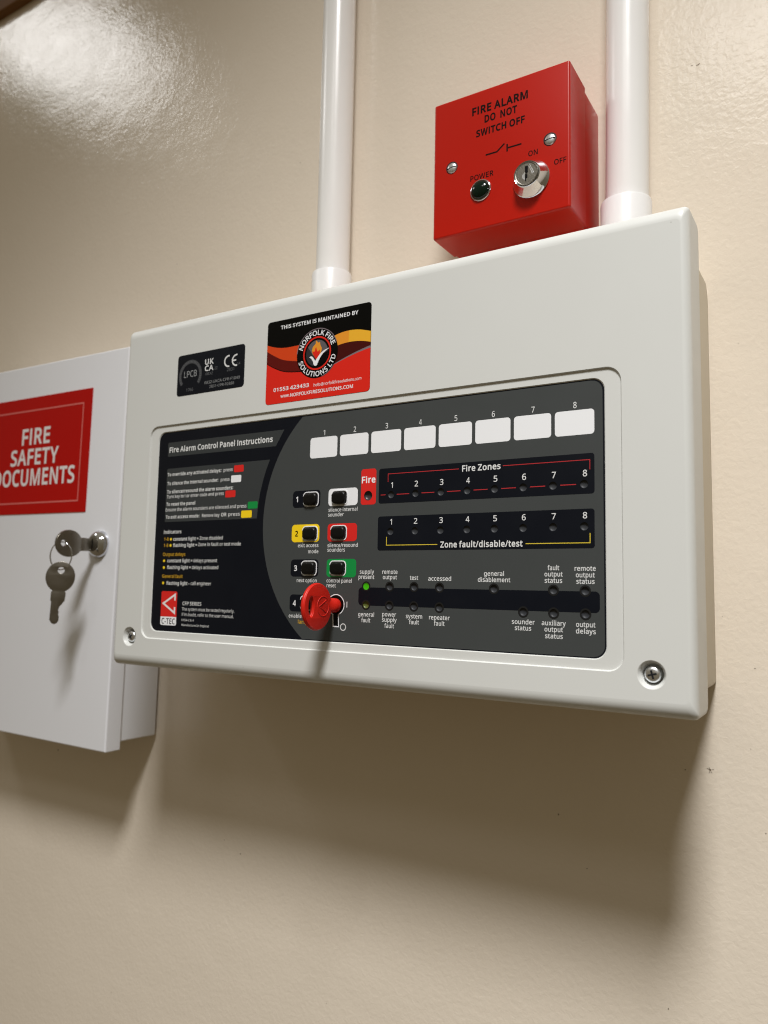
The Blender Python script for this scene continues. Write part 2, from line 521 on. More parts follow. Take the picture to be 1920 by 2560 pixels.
# letter outlines: advance | closed outlines in 1/1000 em
GLYPHS = {'A': '512|512,0 289,575 224,575 0,0 73,0 141,177 368,177 437,0|346,241 165,241 230,415 255,500',
'B': '521|78,573 78,0 309,1 362,11 406,29 425,42 441,57 454,74 472,115 476,138 477,184 468,221 452,249 429,271 400,286 350,300 350,304 382,313 421,337 439,358 456,399 459,431 455,467 445,497 428,522 404,541 373,555 336,565 292,571|150,329 150,511 279,510 308,506 332,499 351,490 365,478 376,463 382,445 384,423 382,401 377,382 369,366 357,352 340,342 318,335 290,330|285,268 327,262 358,249 380,232 394,210 400,183 399,145 394,125 384,107 371,91 354,78 330,68 301,63 150,61 150,269',
'C': '507|342,517 378,512 453,486 482,547 409,572 346,580 292,579 233,569 181,548 159,534 120,499 89,456 67,406 53,349 49,287 56,203 65,165 78,131 95,99 115,72 139,48 166,28 197,12 232,1 270,-6 312,-8 375,-5 460,15 460,78 377,59 291,57 262,62 236,71 213,83 192,99 175,117 160,139 147,164 138,191 126,252 126,312 139,383 155,423 178,456 206,482 241,502 301,516',
'D': '585|534,336 528,377 517,413 502,446 483,475 460,501 434,523 371,555 335,565 296,571 254,573 78,573 78,0 283,2 325,8 364,18 399,33 430,51 457,74 481,100 501,131 516,165 528,203 534,246 536,292|457,236 446,190 428,151 402,119 369,94 329,76 282,65 228,62 150,62 150,511 244,511 308,505 336,498 384,474 404,457 421,437 435,415 446,388 454,359 459,326 460,289',
'E': '446|398,63 150,63 150,268 383,268 383,330 150,330 150,509 398,509 398,573 78,573 78,0 398,0',
'F': '416|150,243 383,243 383,306 150,306 150,509 398,509 398,573 78,573 78,0 150,0',
'G': '584|326,238 452,238 452,68 441,65 303,56 270,62 241,71 216,84 194,100 175,119 159,141 146,166 130,222 124,286 126,321 131,353 139,382 150,409 164,434 181,455 202,474 225,489 250,501 278,510 309,515 362,517 421,508 489,484 516,547 478,561 415,576 346,581 300,578 259,571 220,560 186,544 154,524 127,500 104,473 84,442 69,407 58,370 51,330 49,286 51,243 57,202 67,164 81,130 98,98 120,71 145,47 173,28 205,12 241,1 280,-6 352,-8 454,3 524,22 524,302 326,302',
'H': '594|516,573 443,573 443,330 150,330 150,573 78,573 78,0 150,0 150,267 443,267 443,0 516,0',
'I': '228|78,0 150,0 150,573 78,573',
'J': '219|19,-151 58,-143 75,-135 105,-113 128,-82 136,-63 145,-18 146,573 74,573 74,3 71,-29 63,-53 50,-70 33,-81 5,-89 -63,-81 -63,-142 -37,-150',
'K': '496|261,323 488,573 403,573 150,290 150,573 78,573 78,0 150,0 150,222 209,273 411,0 496,0',
'L': '420|400,0 400,64 150,64 150,573 78,573 78,0',
'M': '727|390,0 581,501 584,501 578,0 650,0 650,573 544,573 364,103 361,103 184,573 78,573 78,0 144,0 144,347 139,502 142,502 330,0',
'N': '609|532,573 464,573 464,249 470,99 467,99 161,573 78,573 78,0 144,0 144,320 138,476 141,476 447,0 532,0',
'O': '626|576,330 570,370 560,408 547,442 530,473 510,501 486,525 459,545 428,561 393,572 356,579 314,581 271,579 232,572 197,561 166,545 138,524 114,500 94,473 78,442 65,408 56,370 51,331 50,255 58,195 74,141 98,94 131,55 151,39 196,13 222,4 281,-7 314,-8 375,-3 402,4 451,24 493,54 510,73 540,116 561,166 568,194 576,255|126,322 136,384 145,411 171,457 188,475 207,490 230,502 255,511 283,516 314,518 360,514 398,503 431,484 456,457 476,423 490,384 498,338 501,287 500,252 490,190 470,138 456,117 439,98 420,83 398,70 345,56 283,56 230,70 207,83 188,98 171,117 157,138 145,163 136,190 126,252',
'P': '485|78,573 78,0 150,0 150,223 247,224 301,231 324,238 364,255 395,278 407,292 433,336 444,387 441,442 431,475 415,504 393,528 363,548 326,562 282,570 229,573|258,509 289,504 314,495 334,484 350,468 361,449 367,427 370,401 369,381 360,347 352,334 330,311 315,303 279,291 234,285 150,285 150,511',
'R': '499|78,573 78,0 150,0 150,237 264,237 403,0 487,0 330,257 344,262 397,295 418,319 435,350 440,368 444,410 439,460 432,481 422,500 409,517 393,532 353,555 301,568 236,573|254,509 310,500 336,486 355,467 361,455 369,424 368,381 362,359 352,341 338,325 319,313 296,304 268,299 150,298 150,510',
'S': '440|398,194 385,228 362,255 332,279 187,343 149,367 133,386 124,407 121,434 124,457 133,478 148,494 169,507 196,515 248,517 284,512 366,487 389,549 355,562 297,576 231,581 157,571 136,563 99,542 71,513 61,496 54,477 48,435 50,403 57,375 76,340 95,320 131,294 277,230 311,204 324,184 330,160 327,120 316,98 298,79 273,66 222,55 156,57 92,70 41,88 41,19 83,4 182,-8 257,-3 307,11 348,35 364,49 378,66 389,85 401,128 403,153',
'T': '446|259,509 437,509 437,573 8,573 8,509 187,509 187,0 259,0',
'U': '586|513,573 442,573 442,202 438,161 427,126 407,96 379,73 342,59 319,56 259,57 228,64 203,76 182,93 165,114 154,139 147,168 144,201 144,573 72,573 72,204 76,158 86,118 104,82 128,50 159,25 196,7 240,-4 290,-8 327,-6 360,-1 389,8 416,20 439,35 459,52 476,72 500,120 512,173',
'W': '746|660,573 572,224 544,87 407,573 333,573 232,227 201,87 85,573 10,573 161,0 234,0 342,373 370,488 510,0 583,0 735,573',
'Y': '454|79,573 0,573 191,219 191,0 263,0 263,222 454,573 376,573 227,291',
'Z': '459|427,64 118,64 419,518 419,573 40,573 40,508 332,508 30,55 30,0 427,0',
'a': '450|210,436 190,434 132,421 84,400 106,347 194,378 247,379 265,375 293,359 303,347 315,309 316,259 194,253 152,245 116,234 87,219 65,199 50,176 40,150 37,119 41,80 47,63 64,34 88,13 136,-5 190,-8 246,3 279,22 317,61 320,61 334,0 385,0 385,293 383,328 376,358 364,383 347,403 326,418 299,428 268,435|315,210 313,142 306,117 295,96 279,79 260,66 238,56 215,51 172,50 144,58 122,75 115,87 111,102 112,138 118,155 127,170 141,182 159,192 184,200 215,205',
'b': '493|139,609 68,609 68,0 119,0 133,55 139,55 149,42 174,20 206,2 226,-3 272,-8 322,-2 365,17 384,31 415,68 427,91 437,118 444,147 449,215 446,267 437,312 422,350 401,381 374,406 344,423 310,434 272,437 248,436 206,427 189,419 161,398 139,373 135,373|288,376 311,368 331,356 348,338 360,315 369,287 374,254 376,216 374,178 369,145 360,117 348,93 332,74 312,61 288,53 261,51 229,53 202,61 181,74 165,93 153,116 145,144 140,177 139,244 145,289 157,325 175,351 202,369 219,374 260,379',
'c': '385|258,-8 290,-5 351,15 351,78 328,68 257,53 220,54 186,63 159,82 138,109 120,166 117,213 120,263 138,320 148,335 172,358 187,366 223,375 255,376 337,356 358,415 309,431 245,438 191,432 142,415 102,385 85,365 71,342 59,315 51,284 46,250 44,213 50,143 58,114 69,87 99,45 118,28 139,15 162,5 213,-7',
'd': '493|237,-7 266,-3 314,17 354,58 358,58 368,0 425,0 425,609 354,609 354,438 359,374 354,374 348,383 303,420 267,433 221,438 183,434 149,424 119,406 93,381 71,350 56,311 47,266 44,214 47,162 56,117 71,79 92,48 118,23 148,6 182,-5|205,53 181,61 162,74 146,93 133,116 124,144 119,176 117,213 119,249 124,281 133,309 146,334 162,354 181,368 204,376 231,379 264,377 291,369 313,355 329,336 340,313 349,284 354,251 354,165 340,109 328,88 311,71 290,60 263,53 232,51',
'e': '452|181,431 157,423 134,411 96,378 81,357 57,306 50,277 44,212 46,177 51,146 59,117 70,91 101,48 121,31 143,17 167,6 194,-2 221,-6 272,-8 327,-1 392,20 392,82 310,56 254,52 224,55 197,62 174,74 154,90 139,111 127,137 120,167 117,201 411,201 411,244 406,299 390,346 378,367 348,401 329,414 286,432 234,438|251,379 266,376 292,364 312,346 326,322 335,292 338,257 119,257 123,285 130,309 140,330 154,348 170,362 188,372 209,378',
'f': '276|266,430 158,430 162,502 175,532 197,550 228,556 292,544 310,599 263,611 186,609 152,597 124,577 113,563 97,528 88,483 87,432 12,408 12,375 87,375 87,0 158,0 158,375 266,375',
'g': '493|181,434 147,423 117,404 91,377 70,344 56,306 47,263 44,214 47,164 56,121 70,83 91,51 117,25 147,7 182,-4 221,-8 263,-4 299,8 329,28 354,57 358,57 353,-39 347,-63 337,-84 324,-101 306,-116 286,-126 263,-132 237,-134 191,-132 129,-120 78,-100 78,-165 94,-172 167,-189 264,-191 318,-181 341,-172 361,-160 378,-146 392,-129 413,-88 420,-63 424,-36 425,430 369,430 359,373 355,373 329,402 297,422 261,434 221,438|270,374 302,362 326,340 343,309 353,267 356,179 349,131 334,94 318,76 288,58 248,50 205,52 182,60 163,73 146,92 134,115 124,143 119,176 117,213 120,262 130,303 138,320 157,349 182,368 197,374 230,379',
'h': '496|139,609 68,609 68,0 139,0 139,246 150,308 166,338 189,360 222,374 265,379 288,377 308,372 324,364 338,353 348,338 355,321 361,275 361,0 431,0 430,306 421,351 413,370 391,400 360,421 321,433 260,437 208,425 164,400 140,370 135,370',
'i': '207|68,430 68,0 139,0 139,430|96,590 81,585 69,574 63,557 66,526 75,512 88,504 112,502 133,512 142,526 145,546 142,566 133,580 119,588',
'j': '207|38,-192 72,-184 99,-169 119,-147 132,-118 138,-84 139,430 68,430 67,-85 59,-111 42,-126 9,-134 -44,-126 -44,-183|63,536 66,526 75,512 88,504 112,502 133,512 142,526 144,557 138,574 126,585 104,591 81,585 69,574 63,557',
'k': '428|138,609 68,609 68,0 138,0 138,158 187,200 336,0 421,0 235,246 409,430 326,430 189,285 138,221 135,221',
'l': '207|139,609 68,609 68,0 139,0',
'm': '750|519,437 499,433 461,420 427,398 402,366 398,366 378,398 365,410 332,428 290,437 241,436 205,427 163,401 140,371 136,371 125,430 68,430 68,0 139,0 139,223 141,269 150,308 164,338 185,360 215,374 253,379 281,376 303,367 320,353 332,333 341,293 342,0 411,0 411,237 413,270 418,298 426,322 438,342 454,358 474,369 499,376 528,379 549,377 567,372 582,364 594,353 610,321 614,300 615,0 685,0 685,280 683,319 676,352 665,379 649,401 628,417 603,429 574,436',
'n': '496|248,436 198,422 165,401 140,371 136,371 125,430 68,430 68,0 139,0 140,258 154,316 166,338 182,356 204,368 232,376 265,379 288,377 308,372 324,364 338,353 348,338 355,321 361,275 361,0 431,0 431,280 428,319 421,352 409,379 391,401 369,417 343,429 311,436',
'o': '485|440,250 436,282 428,310 417,336 403,360 387,380 347,412 324,423 299,431 244,438 214,436 186,431 137,412 97,380 81,360 68,336 50,282 46,250 45,190 52,142 67,101 88,66 114,37 145,15 181,0 241,-8 285,-4 324,7 359,25 388,51 411,82 420,101 434,142 441,190|119,252 124,284 134,311 147,335 164,354 185,368 212,376 242,379 282,374 314,359 327,348 348,320 361,284 369,216 366,169 356,128 339,95 327,82 299,62 264,52 222,52 203,56 172,71 147,95 130,128 118,191',
'p': '493|240,436 213,429 179,412 139,371 136,371 126,430 68,430 68,-192 139,-192 139,-16 134,55 139,55 145,46 179,17 227,-3 272,-8 322,-2 345,6 384,31 401,49 415,69 437,119 444,148 449,216 446,268 437,313 422,351 401,383 374,407 344,424 310,434 273,438|288,376 311,367 331,354 348,334 360,310 369,283 374,252 376,217 373,171 364,131 348,98 326,72 297,56 280,52 261,51 220,55 203,61 188,70 165,93 157,109 145,145 139,190 142,275 152,313 167,342 190,362 221,374 260,379',
'r': '331|254,437 240,435 202,420 170,395 137,351 134,351 126,430 68,430 68,0 139,0 139,245 149,289 168,324 195,351 228,368 264,374 310,368 319,433',
's': '384|347,135 339,164 324,187 289,215 142,280 114,304 108,328 114,350 131,366 159,377 197,380 243,376 315,353 339,409 258,434 168,436 137,430 109,421 85,408 66,392 52,372 44,350 41,324 42,307 50,278 66,255 89,236 194,188 259,154 275,135 280,112 274,86 256,66 224,53 178,49 122,55 42,83 42,19 83,3 155,-8 226,-4 268,6 302,24 327,49 343,80 347,99',
't': '289|198,51 173,60 155,79 149,93 144,127 144,375 269,375 269,430 144,430 144,528 103,528 75,437 13,409 13,375 74,375 74,125 78,79 91,44 112,20 138,4 167,-5 200,-8 272,5 272,59 236,51',
'u': '496|357,430 357,206 354,160 345,121 330,91 306,69 273,55 253,52 207,52 188,57 171,65 158,76 148,91 136,129 135,430 63,430 64,122 73,78 81,59 103,29 134,8 173,-4 220,-8 260,-4 310,13 331,28 356,57 359,57 370,0 427,0 427,430',
'v': '407|244,0 407,430 332,430 241,176 204,63 201,63 75,430 0,430 163,0',
'w': '630|419,1 502,1 621,431 549,431 489,201 460,74 457,74 354,431 277,431 201,188 172,73 169,73 82,431 9,431 127,1 207,1 284,242 313,357 316,357',
'x': '424|14,0 94,0 213,172 330,0 410,0 253,220 402,430 322,430 213,268 102,430 22,430 170,220',
'y': '409|174,-2 142,-80 116,-114 90,-130 56,-135 9,-130 9,-186 106,-188 138,-176 165,-156 188,-130 216,-79 409,430 333,430 245,186 209,68 205,68 204,77 76,430 1,430',
'z': '377|346,55 112,55 340,377 340,430 45,430 45,375 262,375 31,47 31,0 346,0',
'0': '459|418,332 408,411 399,446 387,477 372,504 355,527 335,547 313,562 287,573 259,579 229,581 196,579 167,573 141,562 119,547 99,527 83,504 69,477 58,446 50,411 40,332 39,287 44,201 51,163 71,98 86,70 103,47 122,27 145,12 170,1 198,-6 253,-7 297,3 334,23 349,37 376,70 386,90 403,137 414,191 419,253|111,325 116,390 128,442 147,481 173,507 208,520 249,520 268,515 284,507 310,481 329,442 336,417 345,359 348,287 341,184 329,131 310,92 298,78 284,67 268,59 229,52 208,54 173,67 159,78 147,93 137,111 121,156 113,215',
'1': '459|285,573 226,573 71,452 108,405 219,499 216,0 285,0',
'2': '459|417,64 128,64 128,67 247,185 340,286 365,324 383,364 393,406 392,451 382,492 361,526 347,540 313,562 270,576 221,581 153,572 94,548 45,513 83,466 99,478 147,506 200,520 242,519 278,507 294,496 306,482 315,466 320,446 321,405 313,370 298,337 261,287 38,59 38,0 417,0',
'3': '459|393,468 384,495 371,519 352,540 327,558 296,571 260,578 218,581 163,576 115,563 73,544 39,521 75,473 128,504 176,518 242,520 262,516 295,498 307,486 316,471 321,454 322,418 314,390 298,366 274,347 242,333 202,326 123,326 123,265 203,265 246,260 282,249 310,233 329,211 338,182 337,139 331,117 320,98 305,81 285,68 260,59 230,53 194,51 114,61 36,89 36,23 91,3 171,-8 230,-7 263,-3 292,4 341,26 377,56 390,74 400,94 412,139 411,190 405,214 394,236 379,255 360,271 337,283 309,293 277,298 277,302 310,311 340,326 373,359 387,387 394,420',
'4': '459|443,193 359,193 359,576 286,576 17,190 17,130 291,130 291,0 359,0 359,130 443,130|291,193 86,193 257,438 292,500 295,500',
'5': '459|207,351 132,342 146,508 373,508 373,573 86,573 64,302 99,280 160,290 232,290 262,284 287,275 306,262 321,245 332,225 339,202 341,176 336,137 323,106 302,82 274,65 239,55 200,52 141,58 82,74 51,90 51,23 97,4 177,-8 231,-7 289,5 314,15 356,43 373,60 399,103 407,128 411,154 412,209 400,254 389,274 361,307 343,320 300,340 249,350',
'6': '459|45,214 52,158 67,110 88,70 101,54 130,26 163,7 219,-7 266,-7 291,-2 336,15 355,28 372,44 399,82 408,104 420,156 421,184 416,236 409,258 389,297 360,327 323,347 279,357 238,358 194,350 150,326 119,291 115,291 122,359 139,419 169,469 198,494 235,512 281,522 308,523 377,513 377,573 362,577 246,576 196,562 155,539 121,510 107,492 84,454 60,389 48,318|223,52 197,59 174,71 146,99 127,133 115,198 119,223 131,248 150,270 189,294 222,302 267,301 289,295 308,285 324,271 336,254 350,210 349,153 343,125 334,102 320,84 303,70 284,59 262,53',
'7': '459|187,0 419,518 419,573 35,573 35,508 344,508 109,0',
'8': '459|205,580 161,572 123,556 92,533 70,503 63,485 58,444 61,411 71,383 96,346 158,299 128,283 86,253 56,214 43,183 39,146 45,101 61,63 89,33 126,10 149,2 201,-7 231,-8 284,-3 330,11 350,22 383,49 406,84 413,104 419,148 414,185 401,216 381,242 355,265 291,303 320,319 368,359 392,397 399,427 399,465 395,485 388,503 378,519 352,546 336,556 298,572 253,580|109,160 115,186 136,219 170,246 217,270 293,235 327,207 341,186 349,161 348,127 342,108 332,91 319,76 302,64 281,55 257,50 229,48 200,50 176,55 155,64 138,76 125,90 110,125|250,522 287,512 315,491 329,460 330,441 327,414 317,392 292,364 232,330 167,365 141,391 130,414 128,460 143,491 170,512 188,518 228,524',
'9': '459|416,359 409,415 402,439 384,483 361,518 332,545 299,565 262,577 223,581 171,575 148,568 107,544 90,529 63,491 53,468 46,443 40,387 45,336 52,314 72,275 85,260 118,235 158,219 181,215 237,216 266,223 301,240 341,281 346,281 339,213 322,153 303,118 278,90 245,68 204,54 152,50 82,60 82,0 185,-7 241,3 286,21 324,47 354,80 387,139 406,207 417,304|238,520 265,514 288,501 315,474 334,439 344,400 345,362 337,337 321,313 300,293 272,278 238,270 193,271 171,277 152,287 137,301 125,318 117,339 112,362 110,388 112,420 118,447 128,470 142,488 159,503 178,513 199,519',
'.': '215|59,30 61,18 72,2 88,-8 107,-11 135,-4 149,9 156,30 156,57 149,78 142,85 126,94 107,97 88,94 72,85 61,69',
',': '215|148,93 73,93 33,-103 85,-103 154,84',
':': '215|59,30 61,18 72,2 88,-8 107,-11 135,-4 149,9 156,30 156,57 149,78 142,85 126,94 107,97 88,94 72,85 61,69|59,373 61,362 72,345 88,335 107,332 135,339 149,352 156,373 156,401 149,422 142,429 126,438 107,441 88,438 72,429 61,412',
'=': '459|412,334 412,391 45,391 45,334|412,174 412,231 45,231 45,174',
'-': '258|226,184 226,246 32,246 32,184',
'/': '298|221,573 8,0 77,0 290,573',
'&': '587|222,580 201,578 165,567 135,548 114,524 101,493 96,456 102,415 118,379 166,318 100,273 75,248 57,220 43,169 48,102 65,63 91,32 127,10 171,-4 223,-8 285,-3 352,20 420,67 490,0 585,0 468,114 496,150 518,191 550,286 479,286 450,200 423,159 268,308 313,338 350,372 364,391 374,411 383,458 378,494 366,524 345,549 318,567 284,578|375,111 331,80 294,64 250,56 202,56 181,61 162,69 146,81 133,95 124,112 118,131 116,152 119,178 128,201 150,231 209,273|257,523 271,519 294,505 302,495 312,472 313,458 308,428 292,401 265,376 225,350 211,364 180,404 169,429 165,457 171,485 186,506 198,514 225,523',
'@': '721|673,319 669,349 653,406 628,455 611,476 573,514 551,529 502,553 447,568 387,573 311,566 244,547 214,532 160,496 137,474 116,449 98,422 70,363 52,296 48,261 49,180 55,138 67,100 82,65 102,34 126,7 154,-17 185,-36 221,-52 259,-63 302,-69 373,-71 442,-62 520,-38 520,16 441,-8 371,-18 309,-17 275,-11 243,-2 215,10 189,26 167,45 148,68 132,93 120,122 111,154 106,189 105,258 115,317 133,370 160,417 196,456 217,472 265,498 322,514 387,520 450,513 506,492 553,459 572,438 588,413 601,386 611,356 616,323 618,267 613,230 598,181 583,158 563,142 540,137 513,145 499,159 494,171 491,206 500,398 477,405 394,417 352,416 328,411 287,394 269,381 239,349 219,309 208,262 209,205 215,176 226,150 240,128 259,110 280,98 306,90 334,87 373,92 405,107 430,130 447,157 451,157 460,131 489,99 518,89 553,88 583,97 609,114 631,137 648,165 666,214 674,268|270,251 275,283 286,312 303,337 327,356 342,362 378,366 437,358 430,233 425,210 409,171 398,156 383,146 366,139 345,137 328,139 301,150 290,160 281,174 271,211',
'(': '241|33,188 39,125 60,34 83,-24 113,-77 150,-127 216,-127 167,-48 142,9 116,98 104,190 105,268 119,361 132,407 148,451 167,493 190,534 217,573 150,573 131,548 97,495 71,439 52,379 35,285',
')': '241|208,252 202,317 189,379 158,468 128,522 91,573 24,573 59,521 87,465 117,376 134,283 137,221 130,128 117,68 87,-20 59,-75 25,-127 91,-127 128,-77 158,-24 189,63 202,125 208,188'}

# ---------------------------------------------------------------- lettering
GL = {}
for _k, _v in GLYPHS.items():
    _p = _v.split('|')
    GL[_k] = (int(_p[0]), [[tuple(map(int, q.split(','))) for q in l.split(' ')] for l in _p[1:]])


def embolden(poly, d):
    q = []
    for a in poly:                      # drop hair-thin edges first
        if q and math.hypot(a[0] - q[-1][0], a[1] - q[-1][1]) < 7 and len(poly) > 5:
            q[-1] = ((a[0] + q[-1][0]) / 2, (a[1] + q[-1][1]) / 2)
        else:
            q.append(a)
    poly = q
    n = len(poly)
    out = []
    for i in range(n):
        a, b, c = poly[i - 1], poly[i], poly[(i + 1) % n]
        d0 = Vector((b[0] - a[0], b[1] - a[1])).normalized()
        d1 = Vector((c[0] - b[0], c[1] - b[1])).normalized()
        n0, n1 = Vector((d0.y, -d0.x)), Vector((d1.y, -d1.x))
        m = n0 + n1
        m = m.normalized() if m.length > 1e-6 else n0
        k = min(1.5, 1 / max(0.4, m.dot(n0)))
        out.append((b[0] + m.x * d * k, b[1] + m.y * d * k))
    return out


def glyph_run(s, bold=0.0, track=0.0):
    x = last = 0.0
    polys = []
    for ch in s:
        if ch == ' ':
            x += 200 + track
            continue
        a, ls = GL[ch]
        ls = [embolden(l, bold) if bold else l for l in ls]
        lo = min(px for l in ls for px, py in l)
        if polys and x + lo < last + 10:
            x = last + 10 - lo
        last = x + max(px for l in ls for px, py in l)
        for l in ls:
            polys.append([(px + x, py) for px, py in l])
        x += a + bold * 1.9 + track
    xs = [p[0] for l in polys for p in l]
    return polys, min(xs), max(xs)


def text(parent, s, x0, x1, z, cap, material, y, bold=0.0, fm=False, name='lettering', slope=0.0):
    """s printed from x0 to x1 on baseline z with capital height cap"""
    polys, a, b = glyph_run(s, bold)
    kx = (x1 - x0) / (b - a)
    kz = cap / 573.0
    out = [[(x0 + (px - a) * kx, z + py * kz + slope * (px - a) * kx) for px, py in l] for l in polys]
    return outline(name, parent, out, material, y, fm=fm)


def ring_text(parent, s, cx, cz, r, d0, d1, cap, material, y, bold=0.0, inward=False, name='lettering'):
    """letters standing on a circle of radius r from angle d0 to d1 (degrees)"""
    polys = []
    tot = sum((200 if c == ' ' else GL[c][0] + bold) for c in s)
    x = 0.0
    k = cap / 573.0
    for ch in s:
        a = 200 if ch == ' ' else GL[ch][0] + bold
        mid = (x + a / 2) / tot
        x += a
        if ch == ' ':
            continue
        th = radians(d0 + (d1 - d0) * mid)
        wx = abs(radians(d1 - d0)) * (r + (-cap / 2 if inward else cap / 2)) / tot
        for l in GL[ch][1]:
            l = embolden(l, bold) if bold else l
            q = []
            for px, py in l:
                u = (px - GL[ch][0] / 2) * wx
                v = py * k
                if inward:
                    rad, tx, tz = r - v, -sin(th), cos(th)
                else:
                    rad, tx, tz = r + v, sin(th), -cos(th)
                q.append((cx + rad * cos(th) + u * tx, cz + rad * sin(th) + u * tz))
            polys.append(q)
    return outline(name, parent, polys, material, y)

# ================================================================ THE WALL
wall_bm = bmesh.new()
vs = [wall_bm.verts.new(p) for p in ((-1600, 0, -1300), (1500, 0, -1300), (1500, 0, 1300), (-1600, 0, 1300))]
wall_bm.faces.new(vs)
wall = part('wall', None, wall_bm, MT['wall'], loc=(0, 0, 0))
wall['kind'] = 'structure'

rng = random.Random(4)
chips = []
for (x, z, s) in ((38, -149, 1.1), (-96, -284, 0.8), (-183, -100, 1.3), (284, -80.5, 1.1), (345, -172, 0.7), (21.5, -142, 0.6),
                  (355.8, -45.1, 0.7), (368.7, -43.6, 1.0), (376.5, 39, 0.5), (366.9, 362.4, 0.6), (74.2, 385, 0.7), (301, -108, 0.6),
                  (392, 12, 0.5), (389, -30, 0.5), (395, -72, 0.6), (120, -232, 0.6), (-60, 330, 0.5), (210, 470, 0.5), (388, 190, 0.4), (330, -250, 0.5)):
    k = rng.randint(5, 8)
    chips.append([(x + s * rng.uniform(.25, .75) * cos(2 * pi * j / k), z + s * rng.uniform(.2, .75) * sin(2 * pi * j / k)) for j in range(k)])
for a in (20, 110, 150, 250, 300):
    chips.append(stroke([(368.7 + .6 * cos(radians(a)), -43.6 + .6 * sin(radians(a))), (368.7 + 1.9 * cos(radians(a)), -43.6 + 1.8 * sin(radians(a)))], 0.2))
chips.append(stroke([(369.3, 361.7), (370.4, 361.6), (371.2, 362.2)], 0.35))
chip_o = outline('paint_speck', wall, chips, MT['chip'], -0.12)
chip_o['kind'] = 'stuff'

rail_root = thing('timber_rail', 'brown timber rail on the wall above the shiny patch, top left', 'timber rail', (-300, 0, 676.7))
bm = bmesh.new()
rbox(bm, -1000, -9, 676.7, 700, 0, 770, 2.0)
part('board', rail_root, bm, MT['rail'])
bm = bmesh.new()
rbox(bm, -1000, -13, 770.2, 700, 0, 782, 2.0)
part('cap_strip', rail_root, bm, MT['rail'])

# ================================================================ CONDUITS
def conduit(cx, cy, lean, label):
    root = thing('conduit', label, 'conduit', (cx, cy, 227), 'white conduit pipes entering the top of the control panel')
    bm = bmesh.new()
    pipe_z(bm, cx, cy, [(12.3, 240, 0), (12.3, 676 if cx < 200 else 640, lean)], n=48)
    part('pipe', root, bm, MT['pvc'], ang=50)
    bm = bmesh.new()
    pipe_z(bm, cx, cy - 0.9, [(14.5, 226, 0), (14.5, 277.2, 0), (14.1, 278.4, 0), (12.9, 278.6, 0), (12.5, 277.9, 0)], n=48)
    part('adaptor', root, bm, MT['pvc2'], ang=30)
    bm = bmesh.new()
    pipe_z(bm, cx, cy - 0.9, [(17.0, 226.4, 0), (17.0, 232.0, 0), (16.2, 232.8, 0)], n=6)
    part('locknut', root, bm, MT['pvc2'], ang=30)
    return root


conduit(118.7, -14.2, 0.0, 'white plastic conduit pipe left of the red switch box, entering the control panel')
conduit(331.6, -15.4, 5.0, 'white plastic conduit pipe right of the red switch box, entering the control panel')

# ================================================================ CONTROL PANEL
panel = thing('fire_alarm_control_panel', 'grey white fire alarm control panel with dark instruction fascia and zone lights', 'alarm panel', (190, 0, -4.5))
YF = -97.0
# back box
bm = bmesh.new()
loops = []
for y, zt, i in ((-69.0, 0, 0), (-30.0, 0, 0.0), (-8, 0, 0), (-3.5, -3.0, .2), (0.0, -8, .5)):
    loops.append(at_y(rr(6.8 + i, 1.7, 373.2 - i, 227 + zt, 3, 4), y))
loft(bm, loops, cap0=True, cap1=True)
part('back_box', panel, bm, MT['base'])
# lid: rounded shell
lid_bm = bmesh.new()
LX0, LX1, LZ0, LZ1 = 0.0, 380.0, -4.5, 230.9
RZ, RX, NB = 7.0, 3.6, 10
loops = [at_y(rr(LX0 + .4, LZ0 + 6.5, LX1 - .4, LZ1 - 6.5, 2.2, 5), -69.5)]
for k in range(1, 7):
    a = pi / 2 * k / 6
    i = 6.5 * (1 - sin(a))
    loops.append(at_y(rr(LX0 + .4 * (1 - sin(a)), LZ0 + i, LX1 - .4 * (1 - sin(a)), LZ1 - i, 2.4, 5), -69.5 - 4.5 * (1 - cos(a))))
for k in range(NB + 1):
    a = pi / 2 * k / NB
    loops.append(at_y(rr(LX0 + RX * (1 - cos(a)), LZ0 + RZ * (1 - cos(a)), LX1 - RX * (1 - cos(a)), LZ1 - RZ * (1 - cos(a)), 2.4, 5),
                      YF + (RX if False else 5.5) * (1 - sin(a))))
outer = [(p[0], p[2]) for p in loops[-1]]
loft(lid_bm, loops, cap0=True)


def step(bm, a, b, y0, y1, ra, rb, inset, n=8):
    """soft edged step from outline a at y0 down to y1"""
    x0, z0, x1, z1 = a
    e = 0.22
    ls = []
    for t, yy in ((0.0, y0), (0.10, y0 + e * .3), (.2, y0 + e), (.8, y1 - e), (.9, y1 - e * .3), (1.0, y1)):
        i = inset * t
        ls.append(at_y(rr(x0 + i, z0 + i, x1 - i, z1 - i, ra - i * .5, n), yy))
    loft(bm, ls)
    return [(p[0], p[2]) for p in ls[0]], [(p[0], p[2]) for p in ls[-1]]


